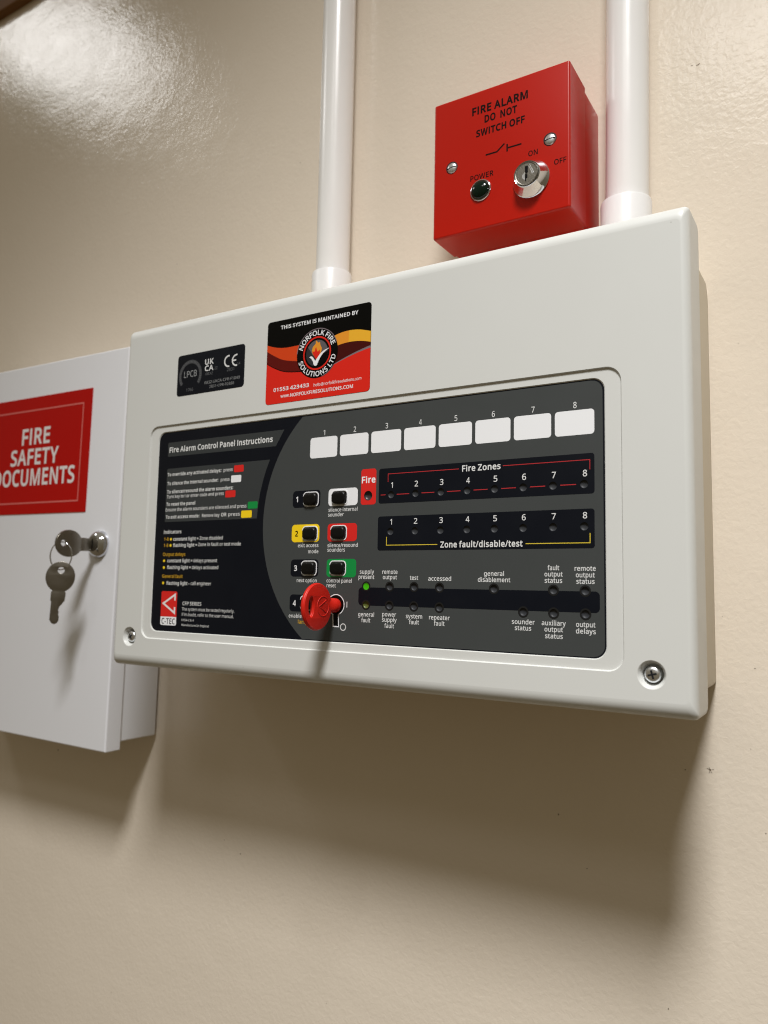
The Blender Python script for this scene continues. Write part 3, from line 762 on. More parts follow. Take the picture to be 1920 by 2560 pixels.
Y1, Y2 = -96.0, -95.4
r1_out, r1_in = step(lid_bm, (28.0, 14.4, 348.8, 158.0), None, YF, Y1, 7.5, 7.0, 0.55)
r2_out, r2_in = step(lid_bm, (35.5, 19.3, 340.8, 153.6), None, Y1, Y2, 6.2, 5.6, 0.45)
SCR = ((17.1, 14.9), (360.8, 14.3))
holes = []
for cx, cz in SCR:
    prof = [(6.5, YF), (6.35, YF + .05), (6.1, YF + .25), (4.75, YF + 3.2), (4.6, YF + 3.6), (4.6, YF + 7.5)]
    loft(lid_bm, [[(cx + r * cos(2 * pi * k / 40), y, cz + r * sin(2 * pi * k / 40)) for k in range(40)] for r, y in prof], cap1=True)
    holes.append(circ(cx, cz, 6.5, 40))
lid = part('lid', panel, lid_bm, MT['lid'], ang=60)
outline('lid', panel, [outer, r1_out] + holes, MT['lid'], YF, add=lid)
outline('lid', panel, [r1_in, r2_out], MT['lid'], Y1, add=lid)

# cross head screws
def cross_screw(cx, cz, ang, label):
    bm = bmesh.new()
    y = YF + 1.0
    lathe_y(bm, cx, cz, [(3.7, y + 2.6), (3.7, y + 1.3), (3.45, y + .75), (2.9, y + .35), (2.1, y + .1), (1.0, y), (0.01, y)], cap=True)
    s = part('screw', panel, bm, MT['zinc'], loc=(cx, y, cz), ang=60, label=label)
    c, q = 2.0, .42
    cr = [(-q, -c), (q, -c), (q, -q), (c, -q), (c, q), (q, q), (q, c), (-q, c), (-q, q), (-c, q), (-c, -q), (-q, -q)]
    d = 1.3
    pts = [(cx + a * cos(ang) - b * sin(ang), cz + a * sin(ang) + b * cos(ang)) for a, b in cr]
    outline('cross_recess_shade', s, [pts], MT['slot_shade'], y + .05, extrude=.22)  # recess shade put in as a dark cross, slightly proud
    sq = [(cx + a * cos(ang + .785), cz + a * sin(ang + .785)) for a in (0,)]
    return s


cross_screw(SCR[0][0], SCR[0][1], 0.5, 'cross head screw in the lower left corner')
cross_screw(SCR[1][0], SCR[1][1], 0.25, 'cross head screw in the lower right corner')

# ---- fascia: printed sheets, each a hair above the one below
_f = (460.82 + Y2) / (460.82 - 96.0)


def FX(x):
    return 443.85 + (x - 443.85) * _f


def FZ(z):
    return 49.86 + (z - 49.86) * _f


def FY(k):
    return Y2 - 0.05 * k


ZX = [222.25 + 15.45 * i for i in range(8)]
ZL = [(x, 102.15) for x in ZX]
FL = [(x, 81.8) for x in ZX]
FIRE = (207.2, 102.3)
TOPL = [(207.2, 51.5), (222.45, 51.5), (237.75, 51.6), (253.1, 51.5), (284.0, 51.4), (315.1, 51.2), (330.7, 51.1)]
BOTL = [(207.3, 41.3), (222.5, 41.3), (237.8, 41.3), (253.1, 41.1), (299.7, 40.3), (315.2, 40.2), (330.8, 40.2)]
BL = [(162.4, 98.5), (162.4, 78.2), (162.4, 57.9), (162.4, 37.6)]
BR = [(182.9, 98.5), (182.9, 78.2), (182.9, 57.9)]


def gap(b, m=1.0):
    return rr(b[0] - m, b[1] - m, b[0] + 9.5 + m, b[1] + 7.0 + m, 1.6 + m, 6)


rz, rs = 2.0, 1.95
h_zone = [circ(x, z, rz) for x, z in ZL + FL]
h_stat = [circ(x, z, rs) for x, z in TOPL + BOTL]
h_fire = [circ(FIRE[0], FIRE[1], 2.7)]
h_btn = [gap(b) for b in BL + BR]
h_all = h_zone + h_stat + h_fire + h_btn
sheet = [((a - 443.85) / _f + 443.85, (b - 49.86) / _f + 49.86) for a, b in r2_in]
fascia = outline('fascia', panel, [sheet] + h_all, MT['navy'], FY(0), fm=True)


def fl(name, polys, m, k, parent=None):
    return outline(name, parent or fascia, polys, m, FY(k), fm=True)


# grey field with its round left side
AC, AZ, AR = 217.98, 88.22, 87.0
a_top = 180 - math.degrees(math.asin((152.3 - AZ) / AR))
a_bot = 180 + math.degrees(math.asin((AZ - 20.4) / AR))
gf = arc(AC, AZ, AR, a_top, a_bot, 40) + [(334.5, 20.4)] + arc(334.5, 25.8, 5.3, -85, 0, 6) + arc(334.3, 147.0, 5.3, 0, 88, 6) + [(333.5, 152.4)]
fl('grey_field', [gf] + h_all, MT['grey'], 1)


def arcx(z, off=0):
    return AC - math.sqrt((AR + off) ** 2 - (z - AZ) ** 2)


fl('title_bar', [[(45.2, 136.6), (45.8, 136.2), (arcx(136.0, 5.3), 136.0), (arcx(145.8, 5.3) - .6, 145.8), (45.6, 145.8), (45.0, 145.2)]], MT['grey2'], 1)
fl('instruction_box', [[(45.2, 92.4), (45.8, 92.0)] + [(arcx(z, 5.3), z) for z in (92.0, 100, 108, 116, 122, 128.0)] + [(46.0, 128.0), (45.2, 127.3)]], MT['grey2'], 1)

# zone name strips
for i in range(8):
    x0 = 165.5 + 21.5 * i
    fl('zone_name_strip', [rr(x0, 126.3, x0 + 19.6, 138.6, 1.7)], MT['white'], 2)
    text(fascia, str(i + 1), x0 + 9.3, x0 + 10.6 if i == 0 else x0 + 11.0, 139.7, 3.0, MT['ink'], FY(2), bold=6, fm=True, name='zone_number')

# fire tag
fl('fire_tag', [rr(202.3, 97.2, 212.4, 117.5, 1.6)] + h_fire, MT['red'], 2)
text(fascia, 'Fire', 202.8, 211.9, 109.6, 3.5, MT['white'], FY(3), bold=24, fm=True)

# fire zones bar
fl('zone_bar', [rr(214.2, 97.4, 335.5, 117.0, 1.5)] + h_zone[:8], MT['navy'], 2)
fl('bracket_line', [stroke([(220.2, 109.3), (220.2, 113.8), (263.7, 113.8)], .38)], MT['redline'], 3)
fl('bracket_line', [stroke([(288.6, 113.8), (333.3, 113.8), (333.3, 109.1)], .38)], MT['redline'], 3)
text(fascia, 'Fire Zones', 265.6, 287.3, 112.3, 3.1, MT['ink'], FY(3), bold=22, fm=True)
fl('dash_line', [stroke([(215.6, 102.2), (218.7, 102.2)], .42)], MT['redline'], 3)
for i in range(7):
    fl('dash_line', [stroke([(ZX[i] + 3.7, 102.15), (ZX[i] + 11.6, 102.15)], .42)], MT['redline'], 3)
for i in range(8):
    w = 1.2 if i == 0 else 2.1
    text(fascia, str(i + 1), ZX[i] + .5 - w / 2, ZX[i] + .5 + w / 2, 105.9, 3.05, MT['ink'], FY(3), bold=10, fm=True, name='zone_number')
    text(fascia, str(i + 1), ZX[i] + .4 - w / 2, ZX[i] + .4 + w / 2, 85.6, 2.95, MT['ink'], FY(3), bold=10, fm=True, name='zone_number')
# fault bar
fl('zone_bar', [rr(214.1, 71.3, 335.4, 90.2, 1.5)] + h_zone[8:], MT['navy'], 2)
fl('bracket_line', [stroke([(219.9, 78.8), (219.9, 74.2), (251.5, 74.2)], .4)], MT['yline'], 3)
fl('bracket_line', [stroke([(300.9, 73.9), (333.2, 73.9), (333.2, 78.5)], .4)], MT['yline'], 3)
text(fascia, 'Zone fault/disable/test', 253.3, 299.3, 72.6, 3.0, MT['ink'], FY(3), bold=24, fm=True)

# status bar with round notches where the lights sit on its edges
def bar_outline():
    pts = []
    zt, zb, x0, x1, r = 50.9, 40.9, 202.2, 337.6, 2.2
    pts += arc(x0 + r, zb + r, r, 270, 180, 6)
    pts += arc(x0 + r, zt - r, r, 180, 90, 6)
    for cx, cz in TOPL:
        h = math.sqrt(rs ** 2 - (zt - cz) ** 2)
        a0 = math.degrees(math.atan2(zt - cz, -h)) % 360
        a1 = math.degrees(math.atan2(zt - cz, h)) % 360
        if a1 < a0:
            a1 += 360
        pts += arc(cx, cz, rs, a0, a1, 12)
    pts += arc(x1 - r, zt - r, r, 90, 0, 6)
    pts += arc(x1 - r, zb + r, r, 0, -90, 6)
    for cx, cz in BOTL[::-1]:
        h = math.sqrt(rs ** 2 - (zb - cz) ** 2)
        a0 = math.degrees(math.atan2(zb - cz, h))
        a1 = math.degrees(math.atan2(zb - cz, -h)) % 360
        pts += arc(cx, cz, rs, a0, a1, 12)
    return pts


fl('status_bar', [bar_outline()], MT['navy'], 2)

# indicator windows: dished, sunk into the sheet
def cup(name, x, z, r, depth, m, parent=fascia):
    X, Z = FX(x), FZ(z)
    bm = bmesh.new()
    y = FY(3)
    lathe_y(bm, X, Z, [(r * 1.01, y), (r * 1.01, FY(0) + .15), (r * .93, FY(0) + depth * .45), (r * .7, FY(0) + depth * .8), (r * .35, FY(0) + depth * .97), (0.001, FY(0) + depth)], n=28, cap=False)
    return part(name, parent, bm, m, loc=(X, Y2, Z), ang=50)


zone_led = cup('zone_light', ZL[0][0], ZL[0][1], rz, .8, MT['ledoff'])
for x, z in ZL[1:] + FL:
    copy_part(zone_led, fascia, (FX(x), Y2, FZ(z)))
cup('fire_light', FIRE[0], FIRE[1], 2.7, 1.5, MT['ledfire'])
st = cup('status_light', TOPL[1][0], TOPL[1][1], rs, .8, MT['ledoff'])
for x, z in TOPL[2:] + BOTL[1:]:
    copy_part(st, fascia, (FX(x), Y2, FZ(z)))
g = cup('status_light', TOPL[0][0], TOPL[0][1], rs, .35, MT['ledgreen'])
g['label'] = 'lit green supply light'
g = cup('status_light', BOTL[0][0], BOTL[0][1], rs, .9, MT['ledolive'])
g['label'] = 'dull olive general fault light'
for x, z in TOPL + BOTL:
    fl('light_surround', [circ(x, z, 2.75), circ(x, z, rs + .02)], MT['ledring'], 3)

# status captions
CAP = [('supply', 202.7, 212.2, 58.5, 2.25), ('present', 202.0, 212.4, 55.6, 2.25), ('remote', 217.6, 227.3, 58.5, 2.25), ('output', 218.0, 227.0, 55.6, 2.25),
       ('test', 235.1, 240.2, 55.4, 2.25), ('accessed', 246.3, 259.9, 55.1, 2.25),
       ('general', 278.5, 289.4, 57.9, 2.25), ('disablement', 275.1, 292.8, 54.8, 2.25),
       ('fault', 312.2, 318.0, 60.9, 2.25), ('output', 310.6, 319.7, 57.85, 2.25), ('status', 310.7, 319.5, 54.75, 2.25),
       ('remote', 325.6, 335.8, 60.65, 2.25), ('output', 326.2, 335.3, 57.55, 2.25), ('status', 326.4, 335.2, 54.5, 2.25),
       ('general', 202.3, 212.8, 34.9, 2.25), ('fault', 204.5, 210.4, 31.7, 2.25),
       ('power', 218.0, 226.9, 35.4, 2.25), ('supply', 218.0, 227.3, 32.5, 2.25), ('fault', 219.6, 225.7, 29.2, 2.25),
       ('system', 233.0, 243.0, 34.9, 2.25), ('fault', 235.0, 241.1, 31.8, 2.25),
       ('repeater', 247.1, 259.3, 34.75, 2.25), ('fault', 250.1, 256.3, 31.7, 2.25),
       ('sounder', 293.7, 305.6, 34.3, 2.25), ('status', 295.3, 303.8, 31.3, 2.25),
       ('auxiliary', 309.2, 321.2, 34.3, 2.25), ('output', 310.6, 319.8, 31.3, 2.25), ('status', 310.9, 319.7, 28.1, 2.25),
       ('output', 326.2, 335.4, 34.2, 2.25), ('delays', 326.1, 335.6, 31.1, 2.25)]
for s, a, b, z, c in CAP:
    text(fascia, s, a, b, z, c * 1.0, MT['ink'], FY(2), bold=13, fm=True, name='caption')

# ---- buttons on their coloured tags
PL = [('navy', 97.3, 107.4), ('yellow', 76.8, 87.2), ('navy', 56.5, 66.6), ('navy', 36.1, 46.0)]
PR = [('white', 97.3, 107.4), ('red', 76.8, 87.1), ('green', 56.4, 66.8)]
for (m, z0, z1), b in zip(PL, BL):
    fl('button_tag', [rr(153.6, z0, 173.9, z1, 2.2), gap(b)], MT[m], 2)
for (m, z0, z1), b in zip(PR, BR):
    fl('button_tag', [rr(179.8, z0, 200.2, z1, 2.2), gap(b)], MT[m], 2)
bm = bmesh.new()
bx, bz = FX(162.4), FZ(98.5)
B0 = (bx + 4.75, Y2, bz + 3.5)
ls = []
for i, y in ((0, Y2 + 1.2), (0.0, Y2 - 1.25), (.12, Y2 - 1.7), (.4, Y2 - 2.05), (.85, Y2 - 2.25), (2.2, Y2 - 2.36)):
    ls.append(at_y(rr(bx + i, bz + i, bx + 9.5 - i, bz + 7 - i, max(2.4 - i * .6, .5), 6), y))
loft(bm, ls, cap1=True)
btn = part('button', fascia, bm, MT['button'], loc=B0, ang=50)
bm = bmesh.new()
ls = []
for m_, y in ((1.0, FY(3)), (1.0, FY(0) + .3), (.9, FY(0) + .75), (-.6, FY(0) + .8)):
    ls.append(at_y(gap((bx, bz), m_), y))
loft(bm, ls)
rec = part('button_recess', fascia, bm, MT['recess'], loc=B0, ang=40)
for b in BL[1:] + BR:
    p = (FX(b[0]) + 4.75, Y2, FZ(b[1]) + 3.5)
    copy_part(btn, fascia, p)
    copy_part(rec, fascia, p)
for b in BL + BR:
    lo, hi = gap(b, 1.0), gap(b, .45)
    # lit recess edge put in as a white strip, top and right of each button
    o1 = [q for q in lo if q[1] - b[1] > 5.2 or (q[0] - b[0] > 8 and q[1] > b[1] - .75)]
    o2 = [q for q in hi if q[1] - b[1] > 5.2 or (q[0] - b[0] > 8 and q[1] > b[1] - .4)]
    outline('button_lit_edge', fascia, [o1 + o2[::-1]], MT['white'], 0, extrude=.12, origin=(0, FY(3) - .12, 0), fm=True)
for i, (s, z, m) in enumerate((('1', 100.8, 'white'), ('2', 80.3, 'stkblack'), ('3', 59.9, 'white'), ('4', 39.4, 'white'))):
    text(fascia, s, 156.1, 157.5 if i == 0 else 158.3, z, 3.1, MT[m], FY(3), bold=22, fm=True, name='button_number')
BC = [('silence internal', 180.0, 200.2, 94.1), ('sounder', 179.9, 190.8, 91.3), ('exit access', 158.5, 173.5, 73.8), ('mode', 166.1, 173.6, 70.2),
      ('silence/resound', 180.0, 201.0, 73.6), ('sounders', 180.0, 192.3, 71.0), ('next option', 158.4, 173.0, 53.3), ('control panel', 180.0, 197.4, 53.4),
      ('reset', 180.1, 186.6, 50.6), ('enable/test', 153.2, 169.5, 32.5)]
for s, a, b, z in BC:
    text(fascia, s, a, b, z, 2.1, MT['ink'], FY(2), bold=11, fm=True, name='caption')
text(fascia, 'lamp test', 160.2, 173.4, 29.2, 2.1, MT['ytext'], FY(2), bold=11, fm=True, name='caption')

# key switch surround
kc = (186.9, 40.8)


def keyhole(r, w, zb):
    a = math.degrees(math.asin(w / 2 / r))
    return arc(kc[0], kc[1], r, -90 + a, 270 - a, 36) + [(kc[0] - w / 2 + .4, zb), (kc[0] + w / 2 + .4, zb)]


fl('key_switch_outline', [keyhole(6.0, 4.3, 28.2), keyhole(5.5, 3.3, 28.8)], MT['white'], 2)
fl('key_switch_opening', [keyhole(5.48, 3.26, 28.85)], MT['black'], 2)
fl('on_mark', [rr(194.3, 39.4, 194.8, 42.7, .05, 1)], MT['ink'], 2)
fl('off_mark', [circ(192.25, 28.4, 2.05), circ(192.25, 28.4, 1.55)], MT['ink'], 2)

# ---- instruction text
text(fascia, 'Fire Alarm Control Panel Instructions', 46.6, 136.4, 139.0, 3.4, MT['ink'], FY(2), bold=26, fm=True)
I = [('To override any activated delays:', 45.8, 94.6, 122.9, 1), ('press', 96.6, 104.4, 122.9, 0), ('To silence the internal sounder:', 46.0, 92.3, 116.8, 1), ('press', 94.5, 102.0, 116.8, 0),
     ('To silence/resound the alarm sounders:', 46.1, 105.3, 111.2, 1), ('Turn key to I or enter code and press', 46.1, 97.6, 107.9, 0),
     ('To reset the panel', 46.0, 72.6, 102.8, 1), ('Ensure the alarm sounders are silenced and press', 45.6, 117.0, 99.1, 0),
     ('To exit access mode:', 46.0, 77.0, 94.2, 1), ('Remove key', 79.3, 94.6, 94.2, 0), ('OR', 96.0, 100.6, 94.2, 1), ('press', 102.2, 111.8, 94.2, 0)]
for s, a, b, z, bo in I:
    text(fascia, s, a, b, z, 2.15, MT['ink'] if bo else MT['ink'], FY(2), bold=22 if bo else 8, fm=True)
for (x0, z0, x1, z1, m) in ((105.5, 121.9, 113.6, 126.3, 'red'), (103.3, 115.5, 111.8, 120.0, 'white'), (98.9, 106.1, 107.5, 110.5, 'red'),
                            (118.1, 98.2, 126.1, 102.6, 'green'), (112.9, 92.7, 121.6, 97.2, 'yellow')):
    fl('colour_key', [rr(x0, z0, x1, z1, .8, 4)], MT[m], 2)
J = [('Indicators', 44.9, 61.2, 84.2, 1, 'ink'), ('1-8', 45.4, 49.6, 79.4, 0, 'ytext'), ('constant light =', 54.0, 77.0, 79.4, 1, 'ink'), ('Zone disabled', 78.0, 98.2, 79.5, 0, 'ink'),
     ('1-8', 45.4, 49.6, 75.3, 0, 'ytext'), ('flashing light =', 54.0, 76.0, 75.3, 1, 'ink'), ('Zone in fault or test mode', 77.0, 113.6, 75.5, 0, 'ink'),
     ('Output delays', 45.0, 65.7, 69.3, 0, 'ytext'), ('constant light =', 49.3, 72.4, 65.1, 1, 'ink'), ('delays present', 73.3, 94.2, 65.1, 0, 'ink'),
     ('flashing light =', 49.3, 71.2, 60.7, 1, 'ink'), ('delays activated', 72.2, 95.3, 60.7, 0, 'ink'),
     ('General fault', 45.2, 64.2, 54.8, 0, 'ytext'), ('flashing light -', 49.4, 70.6, 50.3, 1, 'ink'), ('call engineer', 71.8, 89.7, 50.4, 0, 'ink')]
for s, a, b, z, bo, m in J:
    text(fascia, s, a, b, z, 2.15, MT[m], FY(1), bold=20 if bo else 8, fm=True)
for x, z in ((51.8, 80.4), (51.7, 76.3), (46.3, 66.1), (46.4, 61.6), (46.4, 51.4)):
    fl('bullet', [circ(x, z, .95, 14)], MT['yellow'], 1)
# maker's badge
fl('badge_red', [rr(45.4, 29.4, 60.1, 46.0, (.1, .1, 1.2, 1.2))], MT['red'], 1)
fl('badge_white', [rr(45.4, 23.8, 60.1, 29.35, (1.2, 1.2, .1, .1))], MT['white'], 1)
fl('badge_emblem', [stroke([(58.2, 40.0), (58.2, 43.9), (47.6, 38.0), (58.2, 32.0), (58.2, 35.8)], 1.35)], MT['signtext'], 2)
text(fascia, 'C-TEC', 46.6, 59.0, 24.7, 3.6, MT['stkblack'], FY(2), bold=14, fm=True)
for s, a, b, z, c, bo in (('CFP SERIES', 65.2, 82.0, 37.3, 2.2, 12), ('The system must be tested regularly.', 64.9, 110.2, 33.8, 2.0, 0), ('If in doubt, refer to the user manual.', 65.1, 109.8, 30.4, 2.0, 0),
                      ('EN54-2 & 4', 65.1, 75.9, 27.1, 1.4, 0), ('Manufactured in England', 65.2, 89.2, 23.9, 1.4, 0)):
    text(fascia, s, a, b, z, c, MT['ink'], FY(1), bold=bo, fm=True)

# ---- approvals plate (small dark label)
plate = outline('approvals_label', panel, [rr(51.9, 176.5, 111.9, 204.6, 2.4)], MT['navy'], YF - .04, extrude=.04, origin=(0, YF - .05, 0), label='small dark label with approval marks')
yp = YF - .14
rc = (64.0, 189.9)
outline('approval_ring', plate, [arc(rc[0], rc[1], 10.6, -38, 218, 40) + arc(rc[0], rc[1], 8.2, 218, -38, 40)], mat('ring_grey', (64, 66, 70), .4), yp)
outline('approval_ring_text', plate, [q for k in range(30) for q in [stroke([(rc[0] + 8.7 * cos(radians(-34 + k * 8.5)), rc[1] + 8.7 * sin(radians(-34 + k * 8.5))), (rc[0] + 10.1 * cos(radians(-34 + k * 8.5 + (3 if k % 3 else 0))), rc[1] + 10.1 * sin(radians(-34 + k * 8.5 + (3 if k % 3 else 0))))], .35)]], mat('ring_mark', (96, 98, 102), .4), yp - .05)
text(plate, 'LPCB', 58.2, 70.0, 188.8, 4.3, MT['inkdim'], yp, bold=6)
text(plate, '1766', 60.8, 67.2, 179.1, 2.1, mat('faint_ink', (98, 100, 104), .45), yp)
text(plate, 'UK', 77.2, 84.9, 195.3, 3.5, MT['ink'], yp, bold=24)
text(plate, 'CA', 77.2, 84.9, 191.0, 3.4, MT['ink'], yp, bold=24)
faint = bpy.data.materials['faint_ink']
text(plate, '0832', 78.0, 84.5, 188.1, 1.7, faint, yp)
text(plate, '22', 86.0, 88.4, 190.9, 1.9, faint, yp)
outline('ce_mark', plate, [arc(98.2, 195.0, 4.0, 80, 280, 18) + arc(98.2, 195.0, 3.0, 280, 80, 18), arc(104.9, 194.8, 4.0, 80, 280, 18) + arc(104.9, 194.8, 3.0, 280, 80, 18), rr(101.95, 194.35, 104.6, 195.3, .05, 1)], MT['ink'], yp)
text(plate, '14', 105.8, 108.3, 191.4, 1.7, faint, yp)
text(plate, '2831', 97.0, 103.1, 188.3, 1.9, faint, yp)
text(plate, '0832-UKCA-CPR-F1049', 77.4, 108.3, 182.2, 1.9, MT['inkdim'], yp)
text(plate, '2831-CPR-F0386', 81.9, 103.5, 179.1, 1.8, MT['inkdim'], yp)

# ---- maintenance sticker
sk = outline('maintenance_sticker', panel, [rr(130.3, 162.2, 207.4, 214.8, 2.3)], MT['stkblack'], YF - .04, extrude=.05, origin=(0, YF - .06, 0), label='black and red maintenance sticker')
ys = YF - .16


def st_(name, polys, m, k):
    return outline(name, sk, polys, MT[m], ys - .05 * k)


lt = spline([(130.4, 200.2), (137.5, 197.9), (146, 196.7), (160, 196.9)])
lm = spline([(130.4, 196.2), (137, 192.3), (145, 188.8), (160, 186.0)])
lb = spline([(130.4, 188.7), (137, 185.0), (146, 181.7), (160, 180.1)])
rt = spline([(176, 196.0), (182, 198.6), (190, 200.0), (199, 199.5), (207.3, 197.3)])
rm = spline([(176, 190.4), (184, 192.3), (193, 193.1), (201, 192.4), (207.3, 190.9)])
rb = spline([(176, 179.5), (184, 182.3), (192, 185.0), (200, 187.3), (207.3, 189.0)])
rg = spline([(176, 179.0), (184, 181.8), (192, 184.2), (200, 186.2), (207.3, 187.6)])
red_low = [(130.4, 188.2)] + [(a, b - .55) for a, b in lb] + [(168, 178)] + rg + arc(205.05, 164.55, 2.3, 0, -90, 6) + arc(132.65, 164.55, 2.3, -90, -180, 6)
st_('red_field', [red_low], 'stkred', 0)
st_('orange_wave', [lt + lm[::-1]], 'stkorange', 0)
st_('maroon_wave', [[(a, b - .02) for a, b in lm] + lb[::-1]], 'stkmaroon', 0)
yb1 = [p for p in rt if p[0] <= 192.5] + [p for p in rm if p[0] <= 192.5][::-1]
yb2 = [p for p in rt if p[0] >= 191.5] + [p for p in rm if p[0] >= 191.5][::-1]
st_('amber_wave', [yb1], 'stkamber', 0)
st_('yellow_wave', [yb2], 'stkyellow', 1)
st_('dark_wave', [[(a, b - .02) for a, b in rm] + rb[::-1]], 'stkmaroon2', 0)
st_('grey_wave', [[(a, b - .02) for a, b in rb] + rg[::-1]], 'stkgrey', 0)
cc = (169.3, 189.8)
st_('emblem_disc', [circ(cc[0], cc[1], 15.2, 56)], 'stkblack', 2)
st_('emblem_rim', [arc(cc[0], cc[1], 15.3, 20, 175, 30) + arc(cc[0], cc[1], 14.8, 175, 20, 30), arc(cc[0], cc[1], 15.3, 285, 325, 12) + arc(cc[0], cc[1], 14.9, 325, 285, 12)], 'stkgrey', 3)
st_('emblem_ring', [circ(cc[0], cc[1], 10.3, 48), circ(cc[0], cc[1], 9.3, 48)], 'stkred', 3)
st_('emblem_shade', [circ(cc[0], cc[1], 8.1, 40)], 'stkgrey3', 3)
st_('emblem_gloss', [arc(cc[0], cc[1], 8.0, 12, 150, 24) + spline([(cc[0] - 6.6, cc[1] + 4.2), (cc[0] - 1, cc[1] - 3), (cc[0] + 3, cc[1] - 3), (cc[0] + 7.8, cc[1] + 1.6)])], 'stkgrey2', 4)
st_('emblem_dark', [spline([(cc[0] - 2.5, cc[1] - 7.5), (cc[0] + 1.5, cc[1] - 2.5), (cc[0] + 7.9, cc[1] + .2)]) + arc(cc[0], cc[1], 8.0, 0, -108, 18)], 'stkblack', 5)
st_('flame', [spline([(166.3, 189.4), (165.6, 191.5), (166.4, 194.0), (168.2, 195.6), (168.6, 197.6), (170.4, 195.9), (171.3, 196.4), (171.9, 194.2), (172.9, 192.2), (172.2, 189.5), (170.6, 187.0)], 4) + [(169.2, 185.6), (167.2, 188.3)]], 'stkamber', 6)
st_('flame_core', [spline([(166.5, 189.6), (166.1, 191.2), (167.6, 190.9), (168.6, 193.4), (169.9, 190.6), (171.3, 191.6), (171.6, 189.2), (170.4, 187.2)], 4) + [(169.2, 185.6), (167.4, 188.0)]], 'stkred', 7)
st_('tick', [spline([(163.9, 187.7), (165.2, 188.3), (166.7, 187.3), (168.3, 185.1)], 5) + spline([(168.6, 185.3), (171.5, 188.6), (174.5, 190.6), (178.3, 191.7)], 5)[1:] + spline([(178.3, 191.5), (174.3, 189.2), (171.7, 186.2), (169.6, 182.3)], 5) + spline([(168.8, 182.0), (167.4, 182.6), (166.6, 184.9), (165.4, 186.8)], 5)], 'white', 8)
text(sk, 'THIS SYSTEM IS MAINTAINED BY', 140.9, 198.4, 208.9, 2.25, MT['white'], ys - .1, bold=20)
ring_text(sk, 'NORFOLK FIRE', cc[0], cc[1], 11.1, 166, 17, 3.0, MT['white'], ys - .2, bold=14)
ring_text(sk, 'SOLUTIONS LTD', cc[0], cc[1], 14.2, 196, 350, 3.0, MT['white'], ys - .2, bold=14, inward=True)
text(sk, '01553 423433', 136.6, 163.9, 169.9, 2.2, MT['white'], ys - .1, bold=20)
text(sk, 'hello@norfolkfiresolutions.com', 167.5, 201.5, 169.5, 1.85, MT['white'], ys - .1, bold=0)
text(sk, 'www.', 142.4, 149.4, 165.6, 2.0, MT['white'], ys - .1, bold=14)
text(sk, 'NORFOLKFIRESOLUTIONS.COM', 149.9, 195.9, 165.4, 2.0, MT['white'], ys - .1, bold=16)

# ================================================================ RED KEY IN THE PANEL SWITCH
kx, kz = FX(186.9), FZ(40.4)
key = thing('red_key', 'red plastic key turned in the control panel switch', 'key', (kx, Y2, kz))
SIDE = Matrix(((0, 0, 1), (-1, 0, 0), (0, 1, 0)))       # outline (u, v): u out of the panel (-y), v up, thickness along x
kcy = -113.8
R0 = 13.0


def K(u, v):
    return (u + (-kcy), v)


disc = circ(-kcy, 39.8, R0 - .4, 56)
hole = [(-kcy + 6.3 + a, 39.8 + b) for a, b in [(p[0] * 1.0, p[1]) for p in (ellipse(0, 0, 2.5, 5.6, 24))]]
bow = outline('bow', key, [disc, hole], MT['redkey'], 0, extrude=1.0, bevel=.35, rot=SIDE, origin=(kx, 0, 0))


def ring3(bm, R, r, x, cu, cv, a0=0, a1=360, n=56, sc=(1, 1)):
    closed = abs(a1 - a0) >= 360
    m = n if closed else n + 1
    pts = [(x, -(cu + R * sc[0] * cos(radians(a0 + (a1 - a0) * k / n))), cv + R * sc[1] * sin(radians(a0 + (a1 - a0) * k / n))) for k in range(m)]
    sweep(bm, pts, r, 10, closed)


bm = bmesh.new()
ring3(bm, 11.9, 1.15, kx, -kcy, 39.8)
part('rim', key, bm, MT['redkey'], ang=60)
bm = bmesh.new()
ring3(bm, 1.0, .65, kx, -kcy + 6.3, 39.8, sc=(2.8, 5.9), n=40)
part('hole_rim', key, bm, MT['redkey'], ang=60)
bm = bmesh.new()
cu, cv = -kcy - 4.4, 40.0
ring3(bm, 5.4, .38, kx + 1.2, cu, cv, n=48)
sweep(bm, [(kx + 1.2, -(cu - 2.6), cv + 1.6), (kx + 1.2, -(cu - 2.6), cv + 3.4), (kx + 1.2, -(cu + 3.6), cv), (kx + 1.2, -(cu - 2.6), cv - 3.4), (kx + 1.2, -(cu - 2.6), cv - 1.8)], .45, 8)
part('emblem', key, bm, MT['redkey'], ang=60)
bm = bmesh.new()
loft(bm, [[(kx + rx * cos(2 * pi * k / 36), Y2 + dy, kz + rz_ * sin(2 * pi * k / 36)) for k in range(36)]
          for rx, rz_, dy in ((3.9, 3.9, -.2), (4.05, 4.05, -.6), (4.1, 4.1, -2.6), (3.7, 4.1, -3.8), (2.8, 4.1, -5.0), (1.9, 4.1, -6.4), (1.4, 4.0, -8.0), (1.1, 3.9, -11.0))], cap0=True, cap1=True)
part('collar', key, bm, MT['redkey'], ang=60)

